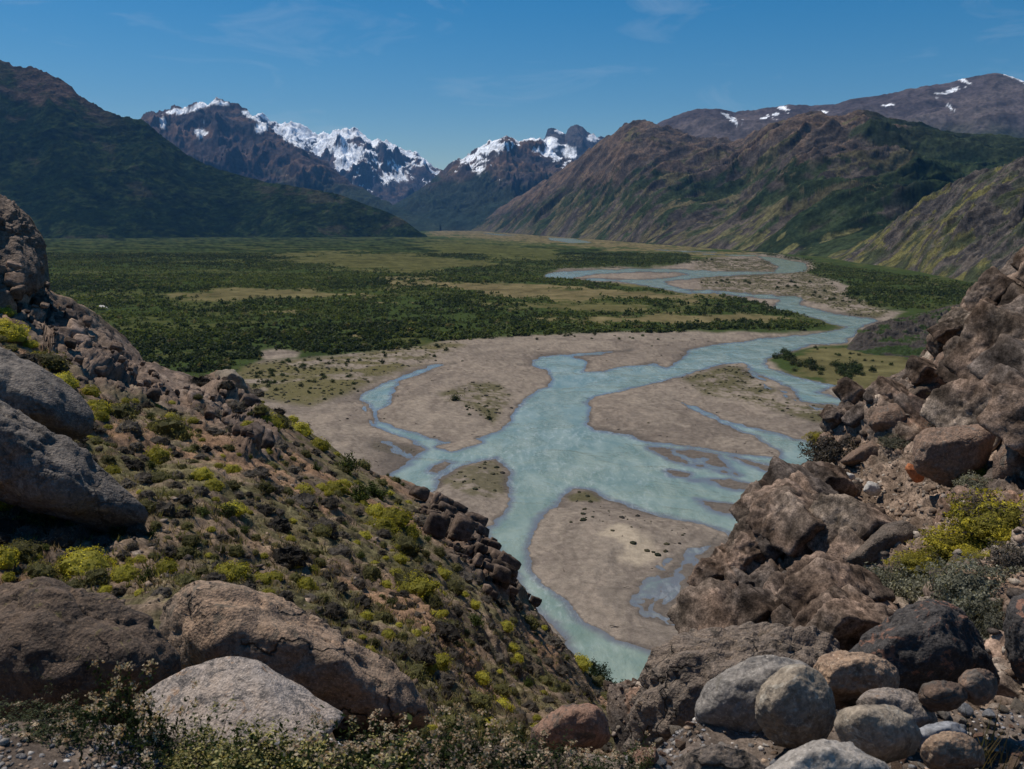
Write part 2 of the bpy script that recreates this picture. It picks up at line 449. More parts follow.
# ------------------------------------------------------------------ mountains
def interp_line(pts, xq):
    P = np.array(pts, float)
    return [np.interp(xq, P[:, 0], P[:, k]) for k in range(1, P.shape[1])]


def mountain(name, crest, foot, mat, color, step=1.5, nt=200, prof=1.15, amp=0.10, crag=0.02, L=700.0, an=(1.0, 1.0), seed=0, back=0.55, x0=None, x1=None, foot_noise=0.0, o=6):
    """crest: (px, py, d); foot: (px, d). The slope runs from the foot line up to the crest, then down behind it."""
    a = crest[0][0] if x0 is None else x0; b = crest[-1][0] if x1 is None else x1
    q = np.arange(a, b + 0.1, step)
    cy, cd = interp_line(crest, q); (fd,) = interp_line(foot, q)
    fd = fd*(1 + foot_noise*fbm(q/170.0, 0.0, seed*1.3, o=2, seed=2))
    C = at(q, cy, cd)
    fr = at(q, np.full_like(q, HOR + 5), fd)
    tt = np.concatenate([np.linspace(0, 1, nt), 1 + back*np.linspace(0, 1, nt//4)[1:]**1.3])
    T = tt[:, None]*np.ones_like(q)[None]
    X = mix(fr[:, 0][None], C[:, 0][None], T); Y = mix(fr[:, 1][None], C[:, 1][None], T)
    zc = C[:, 2][None]
    wx = L*0.35*fbm(X/L/1.6, Y/L/1.6, o=3, seed=seed+50); wy = L*0.35*fbm(X/L/1.6+7, Y/L/1.6, o=3, seed=seed+60)
    rd = ridged((X+wx)/(L*an[0]), (Y+wy)/(L*an[1]), o=o, seed=seed, gain=0.55) - 0.85
    up = np.clip(T, 0, 1)
    base = np.where(T <= 1, up**prof, np.clip(1 - 1.3*(T-1)/back, 0, 1)**0.9)
    env = np.sin(np.pi*np.clip(up*0.93, 0, 1))**0.8
    Z = zc*base + amp*zc.max()*rd*env*np.clip(zc/zc.max()*1.6, 0, 1)
    cr = fbm((X+wx)/(L*.16), (Y+wy)/(L*.16), o=6, seed=seed+80, gain=0.65) + 0.55*(ridged((X+wx)/(L*.11*an[0]), (Y+wy)/(L*.11*an[1]), Z/(L*.3), o=4, seed=seed+90, gain=.6)-0.8)
    Z = Z + crag*zc.max()*cr*np.clip(up*2.5, 0, 1)*np.clip(zc/zc.max()*2, 0, 1)
    Z = np.where(T >= 1 + back*0.98, -5, Z)
    Z[0] = -6
    Z = np.maximum(Z, -6)
    P = np.stack([X, Y, Z], -1)
    ny = np.cross(np.gradient(P, axis=1), np.gradient(P, axis=0)); ny /= np.linalg.norm(ny, axis=-1, keepdims=True)+1e-9
    up_n = np.abs(ny[..., 2])
    pxx, pyy = project(P)
    col = color(P, T, up_n, ny, rd, pxx, pyy)
    ob = mesh_np(name, P.reshape(-1, 3), grid_faces(*T.shape), mat, attrs={'col': np.clip(col, 0, 1).reshape(-1, 3)})
    tag(ob, kind='structure')
    return ob


C3 = lambda *c: np.array(c, float)
def full(P, c): return np.ones(P.shape[:-1]+(3,))*np.array(c)

mt_far = ground_mat('mountain_rock', [0.006, 0.03], 14.0, 0.65, 1.35)
mt_mid = ground_mat('mountain_cover', [0.02, 0.1], 5.0, 0.6, 1.4)
mt_near = ground_mat('spur_cover', [0.05, 0.3], 2.0, 0.6, 1.4)
mt_for = ground_mat('forest_slope', [0.05, 0.012], 9.0, 0.5, 1.5)


def snowmix(c, P, m):
    return cmix(c, [0.80, 0.83, 0.88], m)


def col_peak(P, T, un, nn, rd, px, py):
    n = fbm(P[..., 0]/700, P[..., 1]/700, P[..., 2]/400, o=5, seed=3)
    s = fbm(P[..., 0]/1500, P[..., 2]/220 + P[..., 0]/3000, o=5, seed=8)
    c = cmix(full(P, [0.058, 0.047, 0.048]), [0.115, 0.078, 0.062], sstep(-.25, .35, n + .4*s))
    c = cmix(c, [0.035, 0.036, 0.042], sstep(0.05, .4, s - .3*n)*0.85)
    gy = sstep(172, 205, py + 30*n)
    c = cmix(c, [0.018, 0.032, 0.022], gy*0.9)
    m = np.full(P.shape[:-1], -9.0)
    for x_, y_, w_, h_, a_ in ((198,107,18,3.0,-.28),(222,103,10,2.2,.12),(163,123,2.5,6,0),(201,134,4.5,7,.2),(253,116,11,3.6,.5),(262,127,5,6,.6),(284,131,16,4.0,.72),(300,143,12,4,.62),(318,150,10,3,.55),(172,112,6,2,-.3)):
        u = (px-x_)*math.cos(a_) + (py-y_)*math.sin(a_); v = -(px-x_)*math.sin(a_) + (py-y_)*math.cos(a_)
        m = np.maximum(m, 1.15 - np.sqrt((u/w_)**2 + (v/h_)**2))
    return snowmix(c, P, sstep(0.0, 0.25, m + 0.9*fbm(P[..., 0]/160, P[..., 2]/90, P[..., 1]/300, o=4, seed=17)))


def col_snow(P, T, un, nn, rd, px, py):
    n = fbm(P[..., 0]/500, P[..., 1]/500, P[..., 2]/300, o=5, seed=5)
    c = cmix(full(P, [0.05, 0.05, 0.062]), [0.11, 0.08, 0.07], sstep(-.2, .4, n))
    line = -4 + np.interp(px, [230, 270, 300, 330, 360, 380, 400, 440], [116, 130, 143, 160, 182, 166, 168, 178])
    m = np.minimum((line - py)/11, 1.0) + 2.0*fbm((P[..., 0]+.6*P[..., 2])/260, P[..., 2]/330, P[..., 1]/600, o=6, seed=21, gain=.62) + (un-0.55)*2.2 - 1.1*(rd+.1)
    m = m - .45
    return snowmix(c, P, sstep(0.05, 0.25, m + .5)*np.where((px > 245) & (px < 445), 1, .3))


def col_center(P, T, un, nn, rd, px, py):
    n = fbm(P[..., 0]/600, P[..., 1]/600, P[..., 2]/350, o=5, seed=6)
    c = cmix(full(P, [0.055, 0.047, 0.048]), [0.12, 0.08, 0.06], sstep(-.2, .3, n))
    c = cmix(c, [0.018, 0.03, 0.022], sstep(172, 195, py + 28*n)*0.92)
    line = np.interp(px, [440, 460, 490, 510, 530, 560, 600], [168, 172, 168, 158, 142, 165, 140])
    m = np.minimum((line - py)/10, 1.0) + 2.2*fbm((P[..., 0]-.5*P[..., 2])/170, P[..., 2]/220, P[..., 1]/400, o=6, seed=23, gain=.62) - 0.75 - .8*rd + (un-.55)*1.5
    return snowmix(c, P, sstep(0.1, 0.4, m))


def col_tower(P, T, un, nn, rd, px, py):
    n = fbm(P[..., 0]/500, P[..., 1]/500, P[..., 2]/350, o=5, seed=6)
    c = cmix(full(P, [0.045, 0.05, 0.065]), [0.07, 0.065, 0.07], sstep(-.2, .3, n))
    m = np.maximum.reduce([1.1-np.hypot((px-551)/10, (py-143)/6), 1.1-np.hypot((px-567)/9, (py-151)/6), 1.1-np.hypot((px-594)/5, (py-138)/4), 1.0-np.hypot((px-560)/5, (py-131)/2.4), 1.0-np.hypot((px-541)/5, (py-143)/3)])
    return snowmix(c, P, sstep(0.0, 0.3, m + .8*fbm(P[..., 0]/180, P[..., 2]/120, o=4, seed=25)))


def col_brown(P, T, un, nn, rd, px, py):
    n = fbm(P[..., 0]/900, P[..., 1]/900, P[..., 2]/500, o=5, seed=16)
    c = cmix(full(P, [0.070, 0.058, 0.062]), [0.105, 0.086, 0.083], sstep(-.3, .35, n))
    c = cmix(c, [0.03, 0.042, 0.024], sstep(118, 140, py + 20*n)*sstep(800, 1000, px)*0.8)
    m = np.full(P.shape[:-1], -9.0)
    for x_, y_, w_, h_, a_ in ((727,116,7,2.4,.7),(735,121,4,2,.9),(766,118,5,2.2,-.5),(775,115,4,2.5,-.6),(784,109,5,2.6,.6),(892,105,5,1.6,0),(948,92,10,2.6,-.25),(965,81,7,1.5,.45),(742,124,3,3,1),(1016,78,12,1.8,.4),(950,107,3,1.6,.5),(823,112,4,1.2,0)):
        u = (px-x_)*math.cos(a_) + (py-y_)*math.sin(a_); v = -(px-x_)*math.sin(a_) + (py-y_)*math.cos(a_)
        m = np.maximum(m, 1.1 - np.sqrt((u/w_/1.05)**2 + (v/h_/.75)**2))
    return snowmix(c, P, sstep(0.0, 0.35, m + 1.5*fbm(P[..., 0]/110, P[..., 2]/45, P[..., 1]/200, o=5, seed=27, gain=.6)))


def col_side(P, T, un, nn, rd, px, py):
    x, y, z = P[..., 0], P[..., 1], P[..., 2]
    n = fbm(x/500, y/260, z/300, o=6, seed=18); k = fbm(x/180, y/90, z/120, o=5, seed=19)
    b = fbm((x + .5*z)/420, y/150, z/420, o=5, seed=29)
    crest = np.interp(px, [470, 560, 633, 700, 760, 830, 900, 1100], [222, 170, 121, 140, 128, 113, 124, 140])
    foot = np.interp(px, [470, 640, 760, 860, 1000], [228, 243, 252, 264, 285])
    rel = (foot - py)/np.maximum(foot-crest, 4)                     # 0 at the foot, 1 at the crest
    f2 = fbm(x/55, y/40, z/45, o=5, seed=49); rr = ridged((x+.4*z)/300, y/110, z/300, o=5, seed=59, gain=.6) - .75
    grass = cmix(full(P, [0.088, 0.077, 0.044]), [0.058, 0.053, 0.038], sstep(-.3, .4, k+.4*f2))
    grass = cmix(grass, [0.105, 0.104, 0.042], sstep(640, 820, px)*0.8*sstep(0.5, 0.1, rel))
    rock = cmix(full(P, [0.038, 0.034, 0.032]), [0.078, 0.066, 0.056], sstep(-.2, .3, k + .6*f2))
    brown = cmix(full(P, [0.118, 0.084, 0.064]), [0.060, 0.050, 0.045], sstep(-.2, .3, k+.3*n+.5*f2))
    trees = cmix(full(P, [0.013, 0.023, 0.013]), [0.028, 0.040, 0.019], sstep(-.2, .3, k+.6*f2))
    c = cmix(grass, rock, sstep(0.0, 0.07, b + 0.35*k + .34*f2 + .4*rr + 0.30*(rel-0.42) + 0.35*(0.75-un) - .02))
    c = cmix(c, trees, sstep(0.02, 0.14, n + .45*k + .35*f2 - np.abs(rel-0.58)*1.0 + 0.34)*0.95)
    c = cmix(c, trees, sstep(0.10, 0.2, -rr*.6 + .4*k + .3*f2 - .1)*0.75*sstep(0.02, 0.12, rel))
    c = cmix(c, brown, sstep(0.66, 0.84, rel + .40*n + .3*k + .15*f2 + 0.12*sstep(720, 580, px) - 0.20*sstep(880, 960, px)))
    dark = sstep(870, 905, px + 60*n)*sstep(0.30, 0.45, rel + .2*n)
    c = cmix(c, trees, dark*0.9)
    return c


def col_spur(P, T, un, nn, rd, px, py):
    x, y, z = P[..., 0], P[..., 1], P[..., 2]
    k = fbm(x/60, y/40, z/40, o=6, seed=19); b = fbm((x+.6*z)/150, y/70, z/110, o=6, seed=39)
    f2 = fbm(x/16, y/12, z/12, o=5, seed=49); rr = ridged((x+.5*z)/110, y/45, z/90, o=5, seed=59, gain=.6) - .75
    grass = cmix(full(P, [0.112, 0.104, 0.040]), [0.072, 0.068, 0.038], sstep(-.3, .3, k+.4*f2))
    rock = cmix(full(P, [0.044, 0.040, 0.039]), [0.095, 0.081, 0.070], sstep(-.25, .3, k+.6*f2))
    m = sstep(-0.06, 0.06, b + .3*k + .3*f2 + .3*rr + 0.55*sstep(880, 1010, px) - 0.30 + .3*(0.8-un) + 0.25*sstep(0.5, 1, T))
    c = cmix(grass, rock, m)
    return cmix(c, [0.022, 0.035, 0.018], sstep(0.1, 0.3, k - .5*b)*0.6)


def col_left(P, T, un, nn, rd, px, py):
    x, y, z = P[..., 0], P[..., 1], P[..., 2]
    n = fbm(x/500, y/500, z/400, o=5, seed=4); k = fbm(x/120, y/120, z/100, o=5, seed=14)
    k2 = fbm(x/38, y/38, z/30, o=3, seed=15)
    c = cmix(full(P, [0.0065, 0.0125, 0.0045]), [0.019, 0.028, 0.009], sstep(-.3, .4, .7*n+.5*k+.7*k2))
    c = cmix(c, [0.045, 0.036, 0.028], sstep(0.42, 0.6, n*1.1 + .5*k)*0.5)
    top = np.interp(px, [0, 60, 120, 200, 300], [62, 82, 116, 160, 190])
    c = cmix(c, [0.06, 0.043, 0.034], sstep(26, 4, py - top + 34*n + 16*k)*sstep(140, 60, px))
    return c


def col_knoll(P, T, un, nn, rd, px, py):
    k = fbm(P[..., 0]/14, P[..., 1]/14, P[..., 2]/9, o=5, seed=24)
    c = cmix(full(P, [0.085, 0.07, 0.062]), [0.05, 0.044, 0.04], sstep(-.2, .3, k))
    return cmix(c, [0.03, 0.045, 0.018], sstep(0.0, 0.3, -k + .35*sstep(0.5, 0, T)))


mountain('snowy_range', [(200,125,17500),(244,122,17500),(258,115,17500),(268,120.6,17500),(280,123,17500),(291,117,17500),(296,121,17500),(300,122,17500),(308,126,17500),(317,132,17500),(324,129,17500),(330,130,17500),(336,127,17500),(343,126.5,17500),(349,129,17500),(355,128,17500),(360,133,17500),(364,136,17500),(372,141,17500),(379,139.5,17500),(385,138,17500),(390,141,17500),(396,144,17500),(404,151,17500),(411,154,17500),(418,156,17500),(424,160,17500),(432,167,17500),(439,170.5,17500),(452,178,17000),(480,196,17000),(510,215,17000)], [(200,13800),(510,13800)], mt_far, col_snow, 0.7, 170, 1.0, 0.14, 0.020, 1500, (1, 1.3), seed=100)
mountain('dark_peak', [(110,134,12800),(130,127,12800),(144,120.6,12800),(150,118,12800),(155,114,12800),(161,113.5,12800),(170,112,12800),(176,108,12800),(183,109,12800),(192,106.5,12800),(202,105.6,12800),(211,104,12800),(217,100.6,12800),(224,102,12800),(231,105,12800),(238,107,12800),(244,111,12800),(258,122,12500),(275,134,12200),(290,141,12000),(300,147,11800),(325,163,11300),(350,181,10800),(380,199,10300),(410,213,9800),(440,223,9500)], [(110,9000),(300,9000),(440,8900)], mt_far, col_peak, 0.8, 170, 1.05, 0.13, 0.024, 1200, (1, 1.4), seed=200)
mountain('twin_towers', [(510,160,16000),(530,152,16000),(540,145,16000),(545,138,16000),(547.5,129.5,16000),(551,127.3,16000),(557,127.8,16000),(561,131,16000),(565.5,134,16000),(568,128,16000),(571,124.6,16000),(577,123.2,16000),(583,126,16000),(587,130,16000),(592,132,16000),(597,136,16000),(604,137,16000),(620,150,16000),(640,165,16000)], [(510,12500),(640,12500)], mt_far, col_tower, 0.6, 120, 0.8, 0.06, 0.012, 900, (1, 1.2), seed=300)
mountain('central_peaks', [(380,214,12500),(410,196,12500),(428,182,12400),(441,173,12300),(452,165,12200),(462,158,12200),(475,148,12100),(483,143,12100),(491,139.5,12000),(498,138.5,12000),(506,135,12000),(512,137,12000),(519,141,12000),(528,137.6,12000),(535,139,12000),(540,140,12000),(547,146,11900),(556,152,11800),(566,158,11700),(585,166,11500),(610,180,11200),(640,200,11000)], [(380,9400),(640,9000)], mt_far, col_center, 0.7, 160, 1.05, 0.14, 0.026, 1100, (1, 1.3), seed=400)
mountain('brown_range', [(600,160,9500),(630,142,9500),(660,124,9500),(685,112,9400),(695,108.5,9400),(705,107,9300),(716,107,9300),(735,111,9300),(748,108,9300),(760,107,9200),(780,105,9200),(790,104,9200),(800,107,9100),(810,107.5,9100),(835,103,9000),(850,99,9000),(870,96,9000),(905,92.5,8900),(925,86,8800),(940,82.5,8800),(955,79,8800),(965,76,8800),(985,72.5,8700),(996,70.5,8700),(1006,72,8700),(1024,78,8600),(1060,84,8500),(1150,95,8400),(1300,120,8300)], [(600,6500),(800,6000),(1300,5500)], mt_far, col_brown, 1.2, 130, 0.95, 0.07, 0.006, 1600, (1, 1), seed=500)
mountain('valley_side', [(440,226,11500),(470,221,10500),(500,208,9600),(540,184,8600),(575,161,7700),(600,144,7100),(608,137,6900),(615,131.5,6800),(625,124,6600),(633,120.5,6500),(641,122.5,6400),(650,121.5,6300),(665,125,6200),(680,132,6100),(697,140,5900),(720,142,5600),(742,140,5300),(752,133,5150),(759,128.5,5000),(770,121.5,4900),(780,118,4800),(791,116,4700),(803,115,4600),(816,113.5,4500),(830,114.5,4400),(845,115,4350),(864,113.5,4300),(876,117,4250),(887,121,4200),(930,129,4100),(962,135,4000),(1024,140,3900),(1120,146,3800),(1300,160,3700)], [(440,11000),(470,9300),(500,7600),(540,5900),(580,4900),(640,3850),(700,3150),(760,2700),(800,2430),(840,2250),(900,2050),(1000,1900),(1300,1700)], mt_mid, col_side, 1.0, 320, 0.95, 0.105, 0.011, 760, (1.5, 0.5), seed=600, o=7)
mountain('rocky_spur', [(826,258.5,2300),(834,257,2250),(845,252.6,2220),(873,235,2120),(888,224,2080),(902,213.5,2040),(916,203,2000),(928,198,1970),(941,192,1940),(955,183,1900),(966,174,1870),(980,169.5,1840),(1001,165.5,1800),(1024,160,1750),(1080,148,1700),(1300,130,1600)], [(826,2250),(834,2190),(860,1960),(900,1750),(940,1500),(975,1330),(1024,1150),(1100,1050),(1300,950)], mt_near, col_spur, 1.1, 260, 0.95, 0.12, 0.030, 260, (1.5, 0.55), seed=700, o=7)
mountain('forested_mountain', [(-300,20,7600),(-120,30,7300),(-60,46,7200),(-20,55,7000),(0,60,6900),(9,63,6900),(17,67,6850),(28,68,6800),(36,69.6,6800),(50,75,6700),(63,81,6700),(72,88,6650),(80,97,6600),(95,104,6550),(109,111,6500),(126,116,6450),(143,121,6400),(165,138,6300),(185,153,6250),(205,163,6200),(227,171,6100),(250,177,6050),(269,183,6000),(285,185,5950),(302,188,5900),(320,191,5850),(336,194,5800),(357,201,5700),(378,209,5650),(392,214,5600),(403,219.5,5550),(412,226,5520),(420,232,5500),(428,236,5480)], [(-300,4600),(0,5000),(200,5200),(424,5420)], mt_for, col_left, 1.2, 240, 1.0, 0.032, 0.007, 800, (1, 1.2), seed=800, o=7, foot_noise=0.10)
mountain('rocky_knoll', [(838,352,640),(848,345,650),(858,333,670),(868,326,680),(880,322,690),(895,318.5,700),(905,317,710),(918,315,715),(930,311,720),(950,307,730),(980,298,740),(1040,286,760),(1140,270,800)], [(838,630),(850,610),(880,590),(930,570),(1000,560),(1140,540)], ground_mat('knoll_cover', [0.3, 1.5], 0.6), col_knoll, 1.0, 90, 0.75, 0.14, 0.05, 34, (1.2, 0.8), seed=900)
# ------------------------------------------------------------------ near ground
def tps(ctrl):
    A = np.array(ctrl, float); p = A[:, :2]/300.0; v = np.log(A[:, 2]); n = len(A)
    def ph(r2): return 0.5*r2*np.log(r2 + 1e-9)
    K = ph(((p[:, None]-p[None])**2).sum(-1)) + 0.02*np.eye(n)
    Q = np.concatenate([np.ones((n, 1)), p], 1)
    M = np.block([[K, Q], [Q.T, np.zeros((3, 3))]])
    s = np.linalg.solve(M, np.concatenate([v, np.zeros(3)]))
    def f(x, y):
        x = np.asarray(x)/300.0; y = np.asarray(y)/300.0
        o = s[n] + s[n+1]*x + s[n+2]*y
        for i in range(n):
            o = o + s[i]*ph((x-p[i, 0])**2 + (y-p[i, 1])**2)
        return np.exp(o)
    return f


def blocks(P, size, seed, stretch=(1, 1, 1), crack=0.10, warp=0.35):
    sh = P.shape; P = P.reshape(-1, 3)
    q = P/size*np.array(stretch)
    q = q + warp*np.stack([fbm(*(P/size*0.9).T, o=2, seed=seed+i*7) for i in range(3)], -1)
    f1, f2, v, r = worley(q, seed)
    w = sstep(0.0, 0.32, f2-f1)
    h = ((r[:, 0]-0.35)*0.55 + (v*(r-0.5)*2).sum(-1)*0.8 + 0.12*(1-f1*f1))*w
    c = sstep(0.0, crack, f2-f1)
    return (h*size).reshape(sh[:-1]), c.reshape(sh[:-1]), r.reshape(sh)


def normals(P):
    n = np.cross(np.gradient(P, axis=1), np.gradient(P, axis=0))
    n /= np.linalg.norm(n, axis=-1, keepdims=True) + 1e-12
    s = np.sign((n*(np.array([0, 0, CAMZ]) - P)).sum(-1))
    return n*s[..., None]


class Near:
    """relief whose base distance is given at control points; rows run from the bottom edge to the skyline, then fall away behind it"""
    def __init__(self, name, q, sky, ybot, dep, rows, mat, disp, color, drop=1.7, chunks=None):
        qs = np.array(sky, float)
        yt = np.interp(q, qs[:, 0], qs[:, 1])
        t = np.linspace(0, 1, rows)[:, None]
        py = mix(ybot, yt[None], t); px = np.broadcast_to(q[None], py.shape)
        P = at(px, py, dep(px, py))
        n = normals(P)
        dv, aux = disp(P, n, px, py)
        dv = dv*mix(1.0, 0.35, sstep(0.90, 0.99, t))
        P = P + n*dv[..., None]
        top = P[-1]
        rad = top - np.array([0, 0, CAMZ]); rad[:, 2] = 0; rad /= np.linalg.norm(rad, axis=1, keepdims=True)
        ext = []
        for k in np.linspace(0, 1, 26)[1:]:
            dz = k*(top[:, 2] + 4)
            e = top + rad*(dz/drop + 0.5*np.sqrt(k))[:, None]; e[:, 2] = top[:, 2] - dz
            b = np.abs(fbm(e[:, 0]/3, e[:, 1]/3, e[:, 2]/3, o=4, seed=5))*2.0*min(1, k*5)
            ext.append(e - rad*b[:, None])
        A = np.concatenate([P, np.stack(ext)], 0)
        nn = normals(P)
        col = color(P, nn, px, py, aux)
        col = np.concatenate([col, np.broadcast_to(col[-1], (25,)+col[-1].shape)], 0)
        tris = np.zeros((0, 3), int); BV = np.zeros((0, 3)); BC = np.zeros((0, 3))
        if chunks: BV, tris, BC = chunks(P, nn, px, py, t + 0*px)
        self.o = mesh_np(name, np.concatenate([A.reshape(-1, 3), BV]), [grid_faces(*A.shape[:2]), tris + A.shape[0]*A.shape[1]], mat, attrs={'col': np.concatenate([np.clip(col, 0, 1).reshape(-1, 3), np.clip(BC, 0, 1)])})
        tag(self.o, kind='structure')
        self.P, self.n = P, nn
        self.ppx, self.ppy = project(P)
        # keep only the vertices not hidden behind a nearer row of the same column
        self.vis = self.ppy <= np.minimum.accumulate(self.ppy, axis=0) + 0.5
        self.fp = P[self.vis]; self.fn = nn[self.vis]; self.fx = self.ppx[self.vis]; self.fy = self.ppy[self.vis]
    def near(self, px, py):
        i = np.argmin((self.fx-px)**2 + (self.fy-py)**2)
        return self.fp[i], self.fn[i]


def joint_blocks(P, N, prob, sizes, frame, seed, pal, sub=3, sink=0.45, p=22, room=None):
    """fractured bedrock: angular blocks of one joint system, sunk into the relief (part of the same rock mass)"""
    r = np.random.default_rng(seed)
    U, Fc = ico(sub); Vs, Fs, Cs = [], [], []; o = 0
    flat = P.reshape(-1, 3); nf = N.reshape(-1, 3); w = prob.ravel()/prob.sum()
    ex, ey, ez = frame
    B0 = np.array([[1, 0, 0], [-1, 0, 0], [0, 1, 0], [0, -1, 0], [0, 0, 1], [0, 0, -1]], float)
    cx, sx = math.cos(ex), math.sin(ex); cy_, sy = math.cos(ey), math.sin(ey); cz, sz = math.cos(ez), math.sin(ez)
    Rm = np.array([[cz, -sz, 0], [sz, cz, 0], [0, 0, 1]]) @ np.array([[cy_, 0, sy], [0, 1, 0], [-sy, 0, cy_]]) @ np.array([[1, 0, 0], [0, cx, -sx], [0, sx, cx]])
    for n, lo, hi in sizes:
        for i in r.choice(len(flat), n, p=w):
            s = r.uniform(lo, hi)
            if room is not None: s = min(s, max(2.0, room.ravel()[i]*.72))
            s = s*np.linalg.norm(flat[i]-[0, 0, CAMZ])/F
            Nn = np.concatenate([B0 + r.normal(size=(6, 3))*.09, r.normal(size=(4, 3))])
            Nn /= np.linalg.norm(Nn, axis=1, keepdims=True); Nn = Nn @ Rm.T
            asp = r.permutation([1.0, .78, .56])*r.uniform(.85, 1.15, 3)
            D = np.concatenate([np.repeat(asp, 2), r.uniform(.72, 1.05, 4)])
            d = U + .035*np.stack([noise(U[:, 0]*1.6+i, U[:, 1]*1.6, U[:, 2]*1.6+7*k, seed=k) for k in range(3)], -1)
            k = (np.clip(d @ Nn.T/D, 0, None)**p).sum(1)**(1/p)
            b = U/k[:, None]*s
            f = fbm(*(b/s*2.2+i % 91).T, o=4, seed=int(i) % 31, gain=.6)
            b = b + U*((f*.065 - .05*ridged(*(b/s*2.6+i % 17).T, o=4, seed=3))*s)[:, None]
            b = b + flat[i] - nf[i]*s*sink
            ci = np.clip((.5 + .9*fbm(*(b/1.7).T, o=3, seed=seed+70) + .10*r.normal())*(len(pal)-1), 0, len(pal)-1.001); c0 = ci.astype(int)
            c = (pal[c0] + (pal[c0+1]-pal[c0])*(ci-c0)[:, None])*(1+.07*r.normal())*(1+.5*f[:, None])
            c = c*(1 - .52*sstep(.05, .4, fbm(*(b/.8).T, o=4, seed=seed+90, gain=.6)))[:, None]*(1 - .25*sstep(.9, 1.2, ridged(*(b/.35).T, o=3, seed=seed+95)))[:, None]
            Vs.append(b); Fs.append(Fc+o); Cs.append(c); o += len(U)
    return np.concatenate(Vs), np.concatenate(Fs), np.concatenate(Cs)


ra_poly = [(-200,150),(0,196),(50,288),(120,328),(200,372),(245,385),(262,420),(275,450),(240,455),(200,410),(150,400),(100,385),(60,360),(30,330),(0,310),(-200,260)]
rb_poly = [(395,478),(440,495),(475,508),(520,555),(650,700),(615,705),(590,670),(555,640),(525,606),(490,594),(455,560),(425,525)]
hill_sky = [(-200,120),(-100,160),(0,198),(20,208),(33,220),(42,238),(46,256),(48,275),(50,288),(58,292),(78,305),(100,315),(115,328),(130,345),(145,362),(175,372),(200,378),(216,372),(232,371),(243,383),(260,400),(300,425),(330,445),(350,461),(380,475),(405,480),(420,488),(440,495),(466,509),(480,530),(486,548),(496,559),(506,575),(518,590),(528,601),(545,620),(568,650),(592,675),(610,688),(630,700),(660,720),(700,748),(760,758)]
hill_dep = tps([(0,700,9),(150,700,9),(300,700,9.5),(450,740,10),(600,760,12),(0,575,12),(90,570,13),(290,575,15),(430,640,15),(430,600,20),(500,700,17),(560,740,15),(100,500,17),(0,480,17),(200,480,20),(300,500,24),(380,540,26),(0,400,22),(100,400,26),(200,420,32),(0,300,32),(50,300,36),(100,320,40),(145,362,43),(230,374,46),(300,425,46),(330,445,46),(430,490,50),(470,510,52),(520,560,52),(570,620,53),(620,683,54),(640,700,54),(560,650,36),(600,720,30),(0,200,36),(-200,140,36),(-200,400,18),(-200,600,10),(700,748,40),(760,755,40)])


def hill_disp(P, n, px, py):
    m = np.maximum(sstep(-14, 10, sdf(ra_poly, px, py, 1.0)), sstep(-10, 14, sdf(rb_poly, px, py, 1.0)))
    x, y, z = P[..., 0], P[..., 1], P[..., 2]
    b1, c1, r1 = blocks(P, 2.6, 5, (1, 1, 1.3)); b2, c2, r2 = blocks(P, 0.8, 9, (1, 1, 1.3)); b3, c3, r3 = blocks(P, 0.27, 13)
    d = m*(0.40*b1 + 0.50*b2 + 0.6*b3 - 0.14*(1-c1) - 0.07*(1-c2) + .10*fbm(x/.5, y/.5, z/.5, o=4, seed=63))
    d = d + (1-m)*(0.35*fbm(x/3, y/3, z/3, o=4, seed=61) + 0.30*np.maximum(b3, 0)*sstep(.5, .75, r3[..., 1]) + 0.10*fbm(x/.4, y/.4, z/.4, o=3, seed=62))
    g = ridged((x*0.8+y*0.25)/5.5, z/9, y/30, o=4, seed=64)
    d = d*sstep(655, 600, px)
    d = d + sstep(-10, 20, sdf(rb_poly, px, py, 1.0))*(g-0.7)*0.9
    return d, (m, c1, c2, r2, r3)


def hill_col(P, n, px, py, aux):
    m, c1, c2, r2, r3 = aux
    x, y, z = P[..., 0], P[..., 1], P[..., 2]
    a = fbm(x/2.2, y/2.2, z/2.2, o=5, seed=71); b = fbm(x/6, y/6, z/6, o=4, seed=72)
    soil = cmix(full(P, [0.20, 0.145, 0.102]), [0.115, 0.088, 0.066], sstep(-.3, .3, a))
    soil = cmix(soil, [0.23, 0.145, 0.092], sstep(0.15, 0.4, b - .3*a))
    soil = cmix(soil, [0.105, 0.098, 0.046], sstep(-0.05, 0.3, -b + .6*fbm(x, y, z, o=4, seed=73))*0.75)
    soil = soil*(0.8+0.45*r3[..., :1])
    rock = cmix(full(P, [0.195, 0.145, 0.115]), [0.115, 0.09, 0.077], sstep(0.2, 0.9, r2[..., 1]))
    rock = cmix(rock, [0.25, 0.19, 0.15], sstep(0.1, 0.45, a))
    rock = rock*(0.75+0.25*c2[..., None])
    rb = sstep(-10, 14, sdf(rb_poly, px, py, 1.0))[..., None]
    rock = rock*(1-0.25*rb)
    return soil + (rock-soil)*m[..., None]


